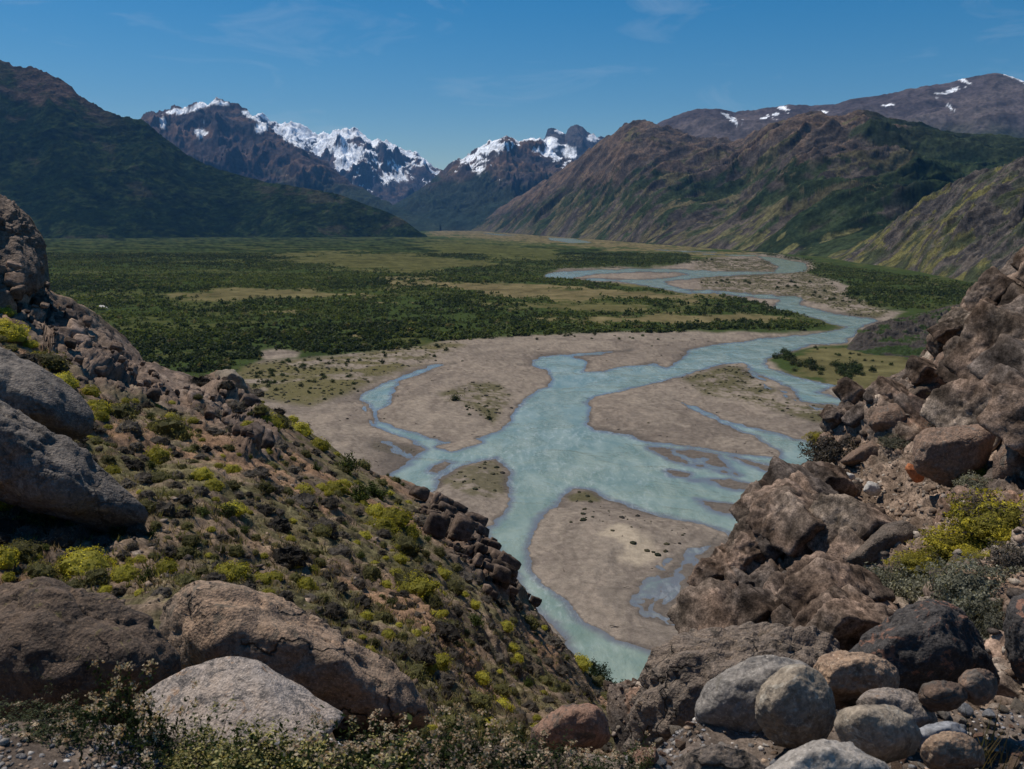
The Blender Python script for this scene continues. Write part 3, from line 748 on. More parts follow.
def hill_chunks(P, N, px, py, t):
    room = sdf(hill_sky + [(760,900),(-300,900)], px, py, 1.0)
    top = np.where(t > .965, .05, 1.0)*np.where((t > .92) & (px > 400), .06, 1.0)*(np.abs(px) < 640)*(px > -60)
    pal = np.array([[.10, .08, .07], [.15, .115, .094], [.20, .148, .116], [.24, .18, .145]])
    a_ = joint_blocks(P, N, sstep(-8, 6, sdf(ra_poly, px, py, 1.0))*top+1e-9, [(40, 7, 14), (190, 3, 7), (420, 1.5, 3.5)], (.5, .35, .5), 3, pal, 3, .88, 34, room)
    b_ = joint_blocks(P, N, sstep(-8, 10, sdf(rb_poly, px, py, 1.0))*top+1e-9, [(60, 8, 16), (220, 4, 8), (420, 1.6, 4)], (-.3, .5, .2), 4, pal*.70, 3, .86, 34, room)
    return np.concatenate([a_[0], b_[0]]), np.concatenate([a_[1], b_[1]+len(a_[0])]), np.concatenate([a_[2], b_[2]])


hill_m = ground_mat('slope_soil', [1.3, 7.0, 28.0], 0.10, 0.72, 1.28)
hill = Near('hillside', np.arange(-200, 760, 1.25), hill_sky, 770.0, hill_dep, 470, hill_m, hill_disp, hill_col, chunks=hill_chunks)

cl_sky = [(612,769),(620,745),(625,720),(633,700),(650,690),(670,672),(686,650),(698,632),(704,614),(708,591),(718,572),(730,558),(739,545),(752,520),(765,512),(774,500),(792,494),(798,477),(810,460),(818,446),(824,438),(828,424),(850,412),(860,402),(863,389),(890,375),(908,366),(924,350),(942,338),(950,325),(966,311),(971,294),(984,275),(1005,262),(1024,248),(1100,205),(1260,130)]
cl_dep = tps([(1024,250,24),(1100,200,24),(970,300,22),(900,372,20),(860,402,18.5),(812,440,17),(775,492,15),(740,520,13.5),(705,572,12.5),(695,620,12),(680,680,11),(640,760,9),(1024,400,14.5),(950,400,16),(900,450,15),(850,470,15.5),(1024,500,9.5),(950,500,11),(900,520,12),(850,560,11),(780,600,11),(730,620,11.5),(850,620,9.5),(900,600,8.5),(950,600,7),(1024,580,6.5),(1024,640,5.2),(900,680,6),(800,700,7.5),(1024,769,4.6),(800,769,6.5),(1240,400,12),(1240,600,5.5),(1240,769,4.2),(1260,130,22)])


def cl_disp(P, n, px, py):
    b0, c0, r0 = blocks(P, 2.3, 25, (1, 1, 1.25), 0.10); b1, c1, r1 = blocks(P, 0.85, 26, (1, 1, 1.3), 0.13); b2, c2, r2 = blocks(P, 0.3, 27, (1, 1, 1.2), 0.18); b3, c3, r3 = blocks(P, 0.1, 28)
    rub = sstep(-25, 25, sdf([(835,440),(905,455),(950,490),(930,540),(900,575),(840,520),(830,470)], px, py, 1.0))
    d = (0.30*b0 - 0.10*(1-c0))*(1-.6*rub) + (0.30*b1 - 0.05*(1-c1))*(1-.5*rub) + 0.40*b2 - 0.03*(1-c2) + 0.5*b3
    # the undercut hollow above the bedrock
    d = d - 0.9*sstep(-16, 10, sdf([(742,632),(752,606),(800,598),(850,585),(872,610),(850,625),(800,634)], px, py, 1.0))
    return d, (rub, c0, c1, r0, r1, r2)


def cl_col(P, n, px, py, aux):
    rub, c0, c1, r0, r1, r2 = aux
    x, y, z = P[..., 0], P[..., 1], P[..., 2]
    a = fbm(x/.9, y/.9, z/.9, o=5, seed=171); b = fbm(x/2.5, y/2.5, z/2.5, o=4, seed=172)
    rock = cmix(full(P, [0.235, 0.172, 0.132]), [0.14, 0.112, 0.094], sstep(.15, .85, r1[..., 1]))
    rock = cmix(rock, [0.26, 0.155, 0.105], sstep(0.55, .95, r1[..., 2])*0.7)
    rock = cmix(rock, [0.075, 0.066, 0.06], sstep(0.12, 0.45, a + .3*b)*0.75)
    rock = cmix(rock, [0.28, 0.235, 0.19], sstep(0.18, 0.5, -a)*0.7)
    rock = cmix(rock, [0.22, 0.16, 0.118], rub*0.8)*(0.8+0.4*r2[..., :1])
    rock = cmix(rock, [0.15, 0.06, 0.03], sstep(-6, 10, sdf([(735,610),(800,600),(850,600),(850,622),(760,632)], px, py, 1.0))*sstep(-.1, .3, b+a))
    return rock*(0.72 + 0.28*c0*c1)[..., None]


def cl_chunks(P, N, px, py, t):
    room = sdf(cl_sky + [(1260,900),(612,900)], px, py, 1.0)
    rub = sstep(-25, 25, sdf([(835,440),(905,455),(950,490),(930,540),(900,575),(840,520),(830,470)], px, py, 1.0))
    w = np.where(t > .94, .18, 1.0)*(px > 690)*(px < 1100)*(py < 660)
    pal = np.array([[.11, .09, .078], [.15, .117, .096], [.20, .140, .105], [.178, .136, .108], [.225, .178, .14]])
    w = w*(sdf([(828,470),(860,455),(900,462),(910,420),(1000,418),(1005,490),(930,498),(880,508),(830,490)], px, py, 1.0) < 0)*(sdf([(850,560),(840,540),(900,500),(960,495),(1000,440),(1040,480),(1200,480),(1200,680),(860,680),(845,610)], px, py, 1.0) < 0)*(sdf([(738,634),(748,606),(800,596),(850,585),(872,612),(850,632)], px, py, 1.0) < 0)*(sdf([(905,410),(1000,410),(1000,440),(905,440)], px, py, 1.0) < 0)
    a0 = joint_blocks(P, N, w*(1-.93*rub)+1e-9, [(340, 20, 44)], (.42, .36, .5), 5, pal, 5, .97, 54, room*np.where(py < 440, .55, 1.0))
    a1 = joint_blocks(P, N, w*(1-.9*rub)+1e-9, [(240, 8, 19)], (.42, .36, .5), 15, pal, 4, .80, 46, room)
    a_ = (np.concatenate([a0[0], a1[0]]), np.concatenate([a0[1], a1[1]+len(a0[0])]), np.concatenate([a0[2], a1[2]]))
    b_ = joint_blocks(P, N, w+1e-9, [(520, 2.5, 7)], (.42, .36, .5), 6, pal, 2, .45, 22, room)
    return np.concatenate([a_[0], b_[0]]), np.concatenate([a_[1], b_[1]+len(a_[0])]), np.concatenate([a_[2], b_[2]])


cl_m = ground_mat('cliff_rock', [2.5, 12.0, 50.0], 0.075, 0.55, 1.42, 0.9)
cliff = Near('cliff', np.arange(612, 1250, 0.9), cl_sky, 790.0, cl_dep, 480, cl_m, cl_disp, cl_col, chunks=cl_chunks)

# the ledge the picture is taken from
gx, gy = np.meshgrid(np.concatenate([np.linspace(-40, -4.2, 24), np.arange(-4, 5.01, 0.025), np.linspace(5.2, 30, 20)]), np.concatenate([np.linspace(-40, -2.2, 20), np.linspace(-2, 1.5, 20), np.arange(1.55, 10, 0.03)]))
ye = mix(2.86, 3.7, sstep(0.35, 1.0, gx)) + 0.12*fbm(gx/.5, gy/.5, o=3, seed=81)
ov = np.maximum(gy-ye, 0)
lz = CAMZ - 1.86 + 0.10*sstep(-.7, -1.6, gx) - sstep(0.25, 0.8, gx)*(-0.05 + 0.42*sstep(2.45, 3.4, gy)) + 0.04*fbm(gx/.6, gy/.6, o=4, seed=82) + 0.016*fbm(gx/.06, gy/.06, o=3, seed=83) - 0.74*(ov**1.15)
a = fbm(gx/.3, gy/.3, o=4, seed=84)
lc = cmix(np.ones(gx.shape+(3,))*np.array([0.15, 0.12, 0.1]), [0.075, 0.06, 0.05], sstep(-.3, .3, a))
ledge = mesh_np('gravel_ledge', np.stack([gx, gy, lz], -1).reshape(-1, 3), grid_faces(*gx.shape), ground_mat('ledge_soil', [12.0, 60.0, 160.0], 0.012, 0.7, 1.3), attrs={'col': lc.reshape(-1, 3)})
tag(ledge, kind='structure')


def ledge_z(x, y):
    j = np.clip(np.searchsorted(gx[0], x), 0, gx.shape[1]-1); i = np.clip(np.searchsorted(gy[:, 0], y), 0, gx.shape[0]-1)
    return lz[i, j]


# ------------------------------------------------------------------ rocks
RIGHT = np.array([1.0, 0, 0]); UPC = np.array([0, SP, CP]); FWD = np.array([0, CP, -SP])


def rock_mat(name, base, alt, dark, speck, sc=1.0, lichen=None, bumpd=0.02, dk=(0.50, 0.66), veins=0.0, vs=2.0, sp=(0.56, 0.66), band=None, lich_amt=(0.60, 0.68)):
    t = NT(name); c = t.coord()
    inf = t.n('ShaderNodeObjectInfo').outputs['Random']
    off = t.n('ShaderNodeVectorMath', operation='ADD'); t.set(off, 0, c)
    cmb = t.n('ShaderNodeCombineXYZ'); t.set(cmb, 0, t.math('MULTIPLY', inf, 37.0)); t.set(cmb, 1, t.math('MULTIPLY', inf, 91.0)); t.set(off, 1, cmb.outputs[0])
    c = off.outputs[0]
    big = t.noise(c, 1.6*sc, 5, 0.6, 0.6)
    col = t.mixc(t.ramp(big, 0.35, 0.65), base, alt)
    if band is not None:
        mp = t.n('ShaderNodeMapping', ins={'Vector': c}); mp.inputs['Rotation'].default_value = (0.5, 0.35, 0.2); mp.inputs['Scale'].default_value = (1, 1, 9)
        bn = t.noise(mp.outputs[0], 2.4*sc, 6, 0.65, 0.5)
        col = t.mixc(t.ramp(bn, 0.42, 0.6), col, band)
    mid = t.noise(c, 7*sc, 7, 0.68, 0.8)
    col = t.mixc(t.ramp(mid, dk[0], dk[1], 0, 0.85), col, dark)
    sn = t.noise(c, 55*sc, 3, 0.6)
    col = t.mixc(t.ramp(sn, sp[0], sp[1], 0, 0.8), col, speck)
    pit = t.voro(c, 38*sc)
    if lichen is not None:
        ln = t.noise(c, 5.0*sc, 5, 0.7, 1.2)
        col = t.mixc(t.ramp(ln, lich_amt[0], lich_amt[1], 0, 0.85), col, lichen)
    fine = t.noise(c, 22*sc, 8, 0.7)
    col = t.mixc(1.0, col, t.ramp(fine, 0.3, 0.7, 0.62, 1.36), 'MULTIPLY')
    col = t.mixc(1.0, col, t.math('ADD', t.math('MULTIPLY', inf, 0.5), 0.75), 'MULTIPLY')
    h = t.math('ADD', t.math('ADD', mid, t.math('MULTIPLY', fine, 0.7)), t.math('MULTIPLY', pit, 0.35))
    if veins:
        wv = t.n('ShaderNodeVectorMath', operation='ADD'); t.set(wv, 0, c)
        nv = t.n('ShaderNodeTexNoise', ins={'Vector': c, 'Scale': 3*sc, 'Detail': 4}); sc_ = t.n('ShaderNodeVectorMath', operation='SCALE'); t.set(sc_, 0, nv.outputs['Color']); sc_.inputs['Scale'].default_value = 0.7/(sc*vs)
        t.set(wv, 1, sc_.outputs[0])
        e = t.voro(wv.outputs[0], vs*sc, 'DISTANCE_TO_EDGE')
        k = t.math('MULTIPLY', t.ramp(e, 0.0, 0.03, 1.0, 0.0), t.ramp(t.noise(c, 1.1*sc, 3), 0.42, 0.56))
        col = t.mixc(t.math('MULTIPLY', k, veins), col, (0.03, 0.026, 0.022))
        h = t.math('SUBTRACT', h, t.math('MULTIPLY', k, 1.2*veins))
    return t.finish(col, 0.88, t.bump(h, bumpd, 0.9), 0.25)


M_grey = rock_mat('grey_stone', (0.32, 0.285, 0.25), (0.235, 0.21, 0.188), (0.13, 0.118, 0.108), (0.43, 0.39, 0.345), 1.5, bumpd=0.010, lichen=(0.17, 0.15, 0.125), lich_amt=(0.56, 0.66), veins=.35, vs=1.4)
M_slab = rock_mat('slab_stone', (0.145, 0.124, 0.108), (0.105, 0.09, 0.079), (0.058, 0.051, 0.046), (0.2, 0.175, 0.15), 0.6, bumpd=0.05, lichen=(0.2, 0.175, 0.145), lich_amt=(0.56, 0.64), veins=.5, vs=0.9)
M_dome = rock_mat('dome_stone', (0.275, 0.186, 0.127), (0.192, 0.142, 0.105), (0.096, 0.074, 0.057), (0.371, 0.258, 0.176), 1.0, bumpd=0.028, veins=.9, vs=.75, lichen=(0.10, 0.085, 0.066), lich_amt=(0.55, 0.63))
M_darkb = rock_mat('brown_stone', (0.134, 0.094, 0.068), (0.079, 0.060, 0.048), (0.044, 0.035, 0.030), (0.218, 0.150, 0.099), 1.0, lichen=(0.166, 0.138, 0.061), bumpd=0.028, veins=.75, vs=.8)
M_gran = rock_mat('granite_stone', (0.33, 0.265, 0.215), (0.255, 0.222, 0.20), (0.085, 0.078, 0.074), (0.44, 0.37, 0.315), 1.8, bumpd=0.014, dk=(0.49, 0.60), lichen=(0.26, 0.17, 0.11), lich_amt=(0.58, 0.66))
M_pink = rock_mat('pink_stone', (0.346, 0.192, 0.132), (0.256, 0.156, 0.110), (0.096, 0.072, 0.057), (0.435, 0.288, 0.209), 1.8, bumpd=0.012, dk=(0.52, 0.66), lichen=(0.10, 0.085, 0.07), lich_amt=(0.55, 0.62))
M_tan = rock_mat('tan_stone', (0.33, 0.225, 0.15), (0.26, 0.18, 0.125), (0.12, 0.088, 0.066), (0.42, 0.32, 0.235), 1.4, bumpd=0.022, band=(0.24, 0.16, 0.108), veins=.4, vs=1.6)
M_lich = rock_mat('black_stone', (0.085, 0.075, 0.070), (0.060, 0.054, 0.051), (0.034, 0.031, 0.03), (0.14, 0.122, 0.11), 1.5, lichen=(0.27, 0.14, 0.095), bumpd=0.024, lich_amt=(0.565, 0.61))
M_bed = rock_mat('bedrock_stone', (0.211, 0.162, 0.127), (0.147, 0.118, 0.097), (0.070, 0.058, 0.047), (0.294, 0.234, 0.182), 1.4, bumpd=0.032, veins=0.8)
M_brown = rock_mat('rust_stone', (0.211, 0.138, 0.097), (0.160, 0.110, 0.083), (0.090, 0.066, 0.053), (0.294, 0.198, 0.138), 1.3, bumpd=0.018, veins=0.3, lichen=(0.12, 0.105, 0.09), lich_amt=(0.55, 0.62))
M_olive = rock_mat('dull_stone', (0.243, 0.198, 0.149), (0.192, 0.156, 0.121), (0.115, 0.096, 0.077), (0.333, 0.276, 0.209), 1.6, bumpd=0.010, lichen=(0.33, 0.29, 0.235), lich_amt=(0.57, 0.64), veins=.3, vs=1.2)
M_red = rock_mat('red_stone', (0.42, 0.15, 0.06), (0.34, 0.12, 0.055), (0.2, 0.08, 0.05), (0.5, 0.2, 0.09), 1.5, bumpd=0.010, dk=(.6, .8))
M_white = rock_mat('white_stone', (0.52, 0.49, 0.45), (0.42, 0.39, 0.35), (0.3, 0.27, 0.24), (0.6, 0.57, 0.52), 1.5, bumpd=0.008, dk=(.6, .8))
M_blue = rock_mat('bluish_stone', (0.235, 0.24, 0.255), (0.19, 0.19, 0.2), (0.12, 0.12, 0.125), (0.3, 0.3, 0.31), 1.6, bumpd=0.006)
MATS = [M_grey, M_tan, M_brown, M_olive, M_pink, M_gran, M_blue]


def hull_planes(pts):
    import bmesh
    bm = bmesh.new()
    for p in pts: bm.verts.new(p)
    bmesh.ops.convex_hull(bm, input=bm.verts)
    bm.normal_update()
    N = np.array([f.normal[:] for f in bm.faces]); C_ = np.array([f.calc_center_median()[:] for f in bm.faces]); A = np.array([f.calc_area() for f in bm.faces])
    bm.free()
    D = (N*C_).sum(1)
    k = (D > 1e-5) & (A > 1e-9)
    return N[k], D[k]


def hull_rock(pts, sub, p, seed, rough, cracks=0.0):
    """worn convex block around the origin spanned by pts, with weathered relief"""
    U, Fc = ico(sub)
    N, D = hull_planes(pts)
    s = np.abs(np.array(pts)).mean()*1.4
    w = U*np.array([1, 1, 1.0])
    # bend the directions a little so that no face stays dead flat
    w = w + (0.10 if p < 20 else 0.03)*np.stack([fbm(*(U*1.3+seed*1.7+7*i).T, o=3, seed=seed % 50 + i) for i in range(3)], -1)
    q = np.clip((w @ N.T)/D[None], 0, None)
    k = (q**p).sum(1)**(1.0/p)
    P = U/k[:, None]
    n1_ = fbm(*(P/s*2.3+seed).T, o=6, seed=seed % 61+3, gain=0.55); n2_ = ridged(*(P/s*4+seed*.7).T, o=4, seed=seed % 41+9)-0.7
    P = P + U*((n1_*1.1 - 0.35*n2_)*rough*s)[:, None]
    if cracks:
        b, c, _ = blocks(P, cracks*s, seed % 47+11, (1, 1, 1.9), 0.09, 0.6)
        P = P + U*(0.16*b*rough*6 - 0.035*s*(1-c))[:, None]
    return P, Fc


def rock(name, outline, d, depth, mat, label, cat='boulder', seed=1, sub=5, p=10, rough=0.06, front=0.62, group=None, cracks=0.0, ridge=None):
    """boulder whose outline from the path is given in the photograph's pixels at forward distance d; depth in metres.
    ridge: (px, py, metres towards the path) points that shape the near face"""
    O = np.array(outline, float); cxy = (O.max(0)+O.min(0))/2
    ctr = at(cxy[0], cxy[1], d)
    m = ((ctr - np.array([0, 0, CAMZ])) @ FWD)/F
    v = (O - cxy)*np.array([1, -1])*m
    r = np.random.default_rng(seed)
    pts = [(a_, 0.0, b_) for a_, b_ in v]
    for sg in (-1, 1):
        if sg < 0 and ridge is not None:
            pts += [((x-cxy[0])*m, -dd, -(y-cxy[1])*m) for x, y, dd in ridge]; continue
        for a_, b_ in v:
            k = front*r.uniform(0.6, 1.15)
            pts.append((a_*k, sg*depth/2*r.uniform(0.7, 1.0), b_*k))
    P, Fc = hull_rock(pts, sub, p, seed, rough, cracks)
    lo, hi = P.min(0), P.max(0)
    for j, vv in ((0, v[:, 0]), (2, v[:, 1])):      # the worn block keeps the size that was seen
        P[:, j] = vv.min() + (P[:, j]-lo[j])/(hi[j]-lo[j])*(vv.max()-vv.min())
    o = mesh_np(name, P[:, :1]*RIGHT + P[:, 1:2]*(lambda q_: q_/np.linalg.norm(q_))(ctr - np.array([0, 0, CAMZ])) + P[:, 2:]*UPC, Fc, mat)
    o.location = ctr
    return tag(o, label, cat, group)


rock('rounded_boulder', [(-60,640),(-40,600),(0,582),(50,576),(100,584),(140,600),(165,625),(180,660),(178,690),(150,720),(100,745),(0,750),(-60,720)], 6.6, 2.0, M_darkb, 'big dark brown rounded boulder with olive lichen at the lower left corner', seed=3, sub=6, p=6, rough=.06, cracks=0.8)
rock('domed_boulder', [(158,600),(170,588),(195,581),(230,581),(262,588),(300,605),(340,632),(372,655),(405,678),(424,695),(430,720),(400,745),(330,755),(230,750),(175,700),(160,640)], 8.0, 2.4, M_dome, 'large tan domed boulder with long dark cracks, right of the dark rounded boulder', seed=8, sub=6, p=9, rough=.05, cracks=0.75)
rock('pointed_rock', [(138,700),(150,686),(180,672),(215,657),(242,656),(262,663),(300,688),(345,714),(330,730),(280,745),(220,760),(160,745),(142,722)], 4.5, 0.9, M_gran, 'pale pinkish granite block with a pointed top in front of the domed boulder', seed=14, sub=6, p=44, rough=.022, ridge=[(250,661,.06),(268,690,.26),(300,742,.52),(160,740,.34),(142,702,.05)])
rock('mottled_boulder', [(530,738),(538,722),(555,708),(575,703),(596,706),(609,716),(611,735),(604,748),(575,756),(540,752)], 4.0, 0.40, M_pink, 'mottled pink boulder at the edge of the ledge beside the gully', seed=21, p=16)
rock('smooth_slab', [(-120,360),(-60,345),(0,345),(30,362),(60,380),(85,400),(95,420),(88,438),(60,440),(20,425),(-40,410),(-110,400)], 18.0, 2.6, M_slab, 'smooth grey boulder resting on the slope above the longer dark slab', seed=5, sub=6, p=16, rough=.035)
rock('tilted_slab', [(-160,400),(-80,395),(0,400),(40,420),(80,445),(115,468),(138,490),(149,512),(140,526),(105,534),(80,520),(40,490),(0,470),(-80,450),(-150,440)], 15.0, 2.4, M_slab, 'long dark grey slab tilted down the slope below the smooth grey boulder', seed=6, sub=6, p=16, rough=.06, cracks=0.8)
rock('grey_slab', [(213,380),(219,371),(232,369),(242,376),(248,390),(240,400),(220,396)], 44, 1.8, M_olive, 'small grey slab on the crest of the left slope', seed=9, p=18)
OUTC = [(-30,288,3.4),(10,292,2.9),(38,291,1.6),(-10,235,1.5),(25,232,.8)]
rock('pitted_outcrop', [(-60,170),(-20,182),(2,197),(20,206),(34,222),(43,240),(46,262),(47,282),(40,292),(20,296),(-10,290),(-60,280)], 35, 5.0, rock_mat('outcrop_stone', (0.20, 0.15, 0.118), (0.145, 0.11, 0.09), (0.075, 0.06, 0.052), (0.27, 0.21, 0.17), 0.4, bumpd=0.10, veins=.3), 'brown rounded rock knob with dark hollows at the top of the left slope', cat='outcrop', seed=31, sub=6, p=8, rough=.10, cracks=0.6, ridge=OUTC)
rock('bedrock', [(622,748),(628,715),(636,690),(645,668),(658,648),(690,634),(735,632),(770,626),(800,622),(840,624),(862,640),(870,670),(860,720),(820,770),(740,790),(660,785)], 5.9, 1.6, M_bed, 'cracked grey brown bedrock hump behind the two big round boulders', cat='outcrop', seed=41, sub=6, p=6, rough=.10, cracks=0.45)
rock('round_boulder', [(695,712),(700,690),(716,672),(740,660),(768,655),(795,658),(812,668),(825,690),(822,720),(800,742),(760,745),(715,742),(698,730)], 3.75, 0.42, M_grey, 'large smooth grey boulder, left of the pair on the rubble', seed=51, sub=6, p=8, rough=.035)
rock('split_boulder', [(755,705),(762,688),(775,672),(790,664),(812,664),(828,680),(837,702),(836,728),(824,745),(805,750),(785,747),(765,732),(757,720)], 3.45, 0.30, M_olive, 'brownish grey boulder with a flat split face, right of the round grey boulder', seed=55, sub=6, p=14, rough=.025)
rock('rough_boulder', [(812,668),(820,655),(842,650),(868,653),(890,660),(900,676),(897,694),(880,704),(855,708),(835,704),(820,692)], 3.95, 0.42, M_tan, 'rough tan sandstone boulder with pitted layers behind the pair of round boulders', seed=61, sub=6, p=24, rough=.07)
rock('lichen_boulder', [(838,690),(842,660),(862,635),(890,612),(920,600),(945,598),(968,610),(988,640),(1000,670),(996,698),(960,705),(900,700),(860,705)], 4.6, 0.9, M_lich, 'black boulder spotted with salmon pink lichen below the grey green shrub', seed=71, sub=6, p=8, rough=.07)
rock('pale_boulder', [(856,702),(868,690),(890,687),(915,692),(932,708),(938,722),(922,734),(890,732),(866,722)], 3.55, 0.30, M_gran, 'small pale grey boulder with rusty streaks below the tan boulder', seed=81, p=24)
rock('dull_boulder', [(834,730),(838,712),(860,704),(890,706),(912,716),(922,738),(912,756),(880,765),(848,762)], 3.15, 0.32, M_olive, 'dull olive grey boulder right beside the split boulder', seed=85, p=24, rough=.04)
rock('bluish_cobble', [(902,742),(910,730),(932,722),(955,721),(968,730),(966,744),(945,752),(915,753)], 3.2, 0.16, M_blue, 'smooth bluish grey cobble right of the dull olive boulder', cat='stone', seed=87, p=16, rough=.03)
rock('layered_stone', [(920,752),(926,738),(950,731),(972,735),(985,748),(984,764),(955,772),(930,768)], 2.95, 0.16, M_tan, 'tan layered stone on the rubble at the lower right', cat='stone', seed=88, p=16)
rock('flat_boulder', [(670,775),(682,754),(705,744),(735,744),(758,754),(772,775),(760,800),(700,805)], 2.75, 0.24, M_bed, 'grey boulder with dark seams at the bottom edge below the round boulder', seed=91, p=8, cracks=.7)
rock('broad_boulder', [(760,778),(775,758),(800,744),(830,739),(860,748),(888,764),(900,785),(860,815),(790,815)], 2.6, 0.3, M_grey, 'broad pale grey boulder at the bottom edge beside the dark seamed one', seed=93, p=8)
rock('rusty_rock', [(918,700),(920,684),(940,680),(962,684),(968,698),(955,710),(930,712)], 3.5, 0.2, M_brown, 'reddish brown block under the black lichen boulder', cat='stone', seed=95, p=26)
rock('rusty_cobble', [(958,690),(963,672),(985,668),(998,680),(995,700),(975,706)], 3.55, 0.2, M_brown, 'brown rounded cobble with dry grass growing in front of it', cat='stone', seed=96, p=6)
rock('dark_boulder', [(1003,650),(1004,612),(1012,596),(1040,590),(1070,600),(1080,650),(1060,690),(1020,690)], 4.3, 0.5, M_lich, 'dark boulder cut off by the right edge beside the lichen boulder', seed=97, p=12)  # dark by its own black stone, like the lichen boulder
rock('leaning_slab', [(912,462),(914,436),(925,428),(960,424),(990,424),(996,432),(990,455),(984,470),(968,478),(952,488),(935,482),(918,474)], 11.6, 0.7, M_brown, 'broad flat brown slab overhanging a dark hollow on the right cliff', cat='slab', seed=101, sub=6, p=34, rough=.05)
rock('bare_slab', [(992,482),(996,455),(1010,440),(1040,425),(1070,440),(1070,480),(1030,492)], 11.0, 0.9, M_brown, 'brown slab at the right edge beside the overhanging slab', cat='slab', seed=103, p=34)
rock('orange_stone', [(905,470),(909,463),(918,468),(925,475),(924,482),(915,483)], 12.2, 0.18, M_red, 'bright orange stone beside the overhanging slab', cat='stone', seed=105, sub=4, p=8)
rock('white_cobble', [(863,491),(868,481),(876,483),(881,490),(877,496),(868,495)], 13.2, 0.2, M_white, 'whitish cobble among brown rubble, lower of the two pale ones', cat='stone', seed=107, sub=4)
rock('cream_cobble', [(840,477),(845,472),(853,474),(855,479),(848,482)], 13.9, 0.2, M_white, 'cream flat cobble among brown rubble near the cliff edge', cat='stone', seed=109, sub=4)
rock('red_rubble', [(858,617),(862,610),(869,612),(872,618),(866,623)], 8.6, 0.1, M_red, 'orange red stone in the hollow above the bedrock', cat='stone', seed=110, sub=4)
rock('pale_rock', [(98,312),(99,305),(104,305),(109,308),(109,314),(103,313)], 905, 12, M_white, 'whitish bare rock in the green woods, larger of two', cat='rock', seed=111, sub=3, p=18)
rock('pale_rock', [(112,317),(114,315),(119,319),(116,323)], 860, 9, M_white, 'whitish pointed rock in the green woods, smaller of two', cat='rock', seed=113, sub=3, p=18)

for k, (pts, mt, lab) in enumerate([
    ([(786,492),(792,470),(806,462),(822,466),(826,484),(812,500),(796,504)], M_darkb, 'dark brown block on the left corner of the right cliff'),
    ([(840,462),(850,452),(872,440),(892,443),(898,452),(880,464),(856,470)], M_brown, 'flat reddish slab above the pale cobbles on the cliff'),
    ([(832,500),(840,486),(858,480),(866,490),(862,506),(846,514)], M_brown, 'brown pointed block left of the whitish cobble'),
    ([(846,560),(858,548),(885,524),(905,520),(920,530),(915,552),(890,570),(862,574)], M_bed, 'big rounded grey brown block on the face of the cliff'),
    ([(815,540),(822,520),(842,508),(862,514),(866,534),(850,552),(828,556)], M_darkb, 'dark brown block wedged in the cliff face left of the rounded block'),
    ([(962,352),(965,322),(985,308),(1015,305),(1030,330),(1020,356),(985,362)], M_brown, 'large brown block near the top of the cliff at the right'),
    ([(930,376),(938,354),(955,346),(966,356),(964,376),(945,386)], M_brown, 'upright brown block under the mossy notch of the cliff'),
    ([(975,345),(990,338),(1024,340),(1050,350),(1040,400),(1000,402),(975,390)], M_slab, 'grey slab below the large block near the cliff top'),
    ([(900,400),(915,384),(940,380),(950,396),(938,412),(912,414)], M_darkb, 'rounded dark block in the middle of the upper cliff'),
    ([(868,425),(876,408),(900,402),(914,416),(905,432),(880,436)], M_brown, 'brown block on the skyline side of the upper cliff'),
    ([(1008,318),(1015,306),(1040,300),(1050,330),(1020,334)], M_grey, 'light grey boulder at the right edge near the cliff top'),
    ([(735,560),(745,540),(768,528),(785,538),(784,562),(762,576)], M_darkb, 'dark block jutting from the left edge of the cliff'),
    ([(790,585),(800,566),(828,556),(846,566),(842,588),(812,598)], M_brown, 'brown wedge above the undercut hollow'),
]):
    c0 = np.mean(pts, 0); p, n = cliff.near(*c0)
    rock('cliff_block', pts, p[1]+0.15, 0.55*np.ptp(np.array(pts)[:, 0])*p[1]/F*1.6, mt, lab, cat='rock', seed=201+k*7, sub=5, p=30, rough=.05)
# ------------------------------------------------------------------ plants
def leaf_mat(name, lo=0.6, hi=1.4, rough=0.75, trans=0.25, tint=0.35):
    t = NT(name)
    col = t.attr('col').outputs['Color']
    inf = t.n('ShaderNodeObjectInfo').outputs['Random']
    col = t.mixc(1.0, col, t.math('ADD', t.math('MULTIPLY', inf, tint*2), 1-tint), 'MULTIPLY')
    t.finish(col, rough, None, 0.2)
    tr = t.n('ShaderNodeBsdfTranslucent'); t.set(tr, 'Color', t.mixc(1.0, col, (1.15, 1.1, 0.7), 'MULTIPLY'))
    mx = t.n('ShaderNodeMixShader'); mx.inputs[0].default_value = 0.42
    t.t.links.new(t.b.outputs[0], mx.inputs[1]); t.t.links.new(tr.outputs[0], mx.inputs[2]); t.t.links.new(mx.outputs[0], t.out.inputs['Surface'])
    return t.m


leafm = leaf_mat('foliage')


def quads(C_, N, size, r, aspect=1.0, fold=0.0):
    """one leaf-shaped quad per centre, facing N"""
    n = len(C_)
    a = np.cross(N, r.normal(size=(n, 3))); a /= np.linalg.norm(a, axis=1, keepdims=True)+1e-9
    b = np.cross(N, a)
    s = np.broadcast_to(np.asarray(size, float), (n,))[:, None]
    V = np.stack([C_ - a*s, C_ - b*s*aspect*0.55, C_ + a*s, C_ + b*s*aspect*0.55], 1)
    return V.reshape(-1, 3), np.arange(4*n).reshape(n, 4)


def bake(parts):
    Vs, Fs, Cs, o = [], {}, [], 0
    for V, Fc, c in parts:
        Vs.append(V); Fs.setdefault(Fc.shape[1], []).append(Fc+o)
        Cs.append(np.broadcast_to(c, (len(V), 3)) if np.ndim(c) == 1 else c); o += len(V)
    return np.concatenate(Vs), [np.concatenate(f) for f in Fs.values()], np.concatenate(Cs)


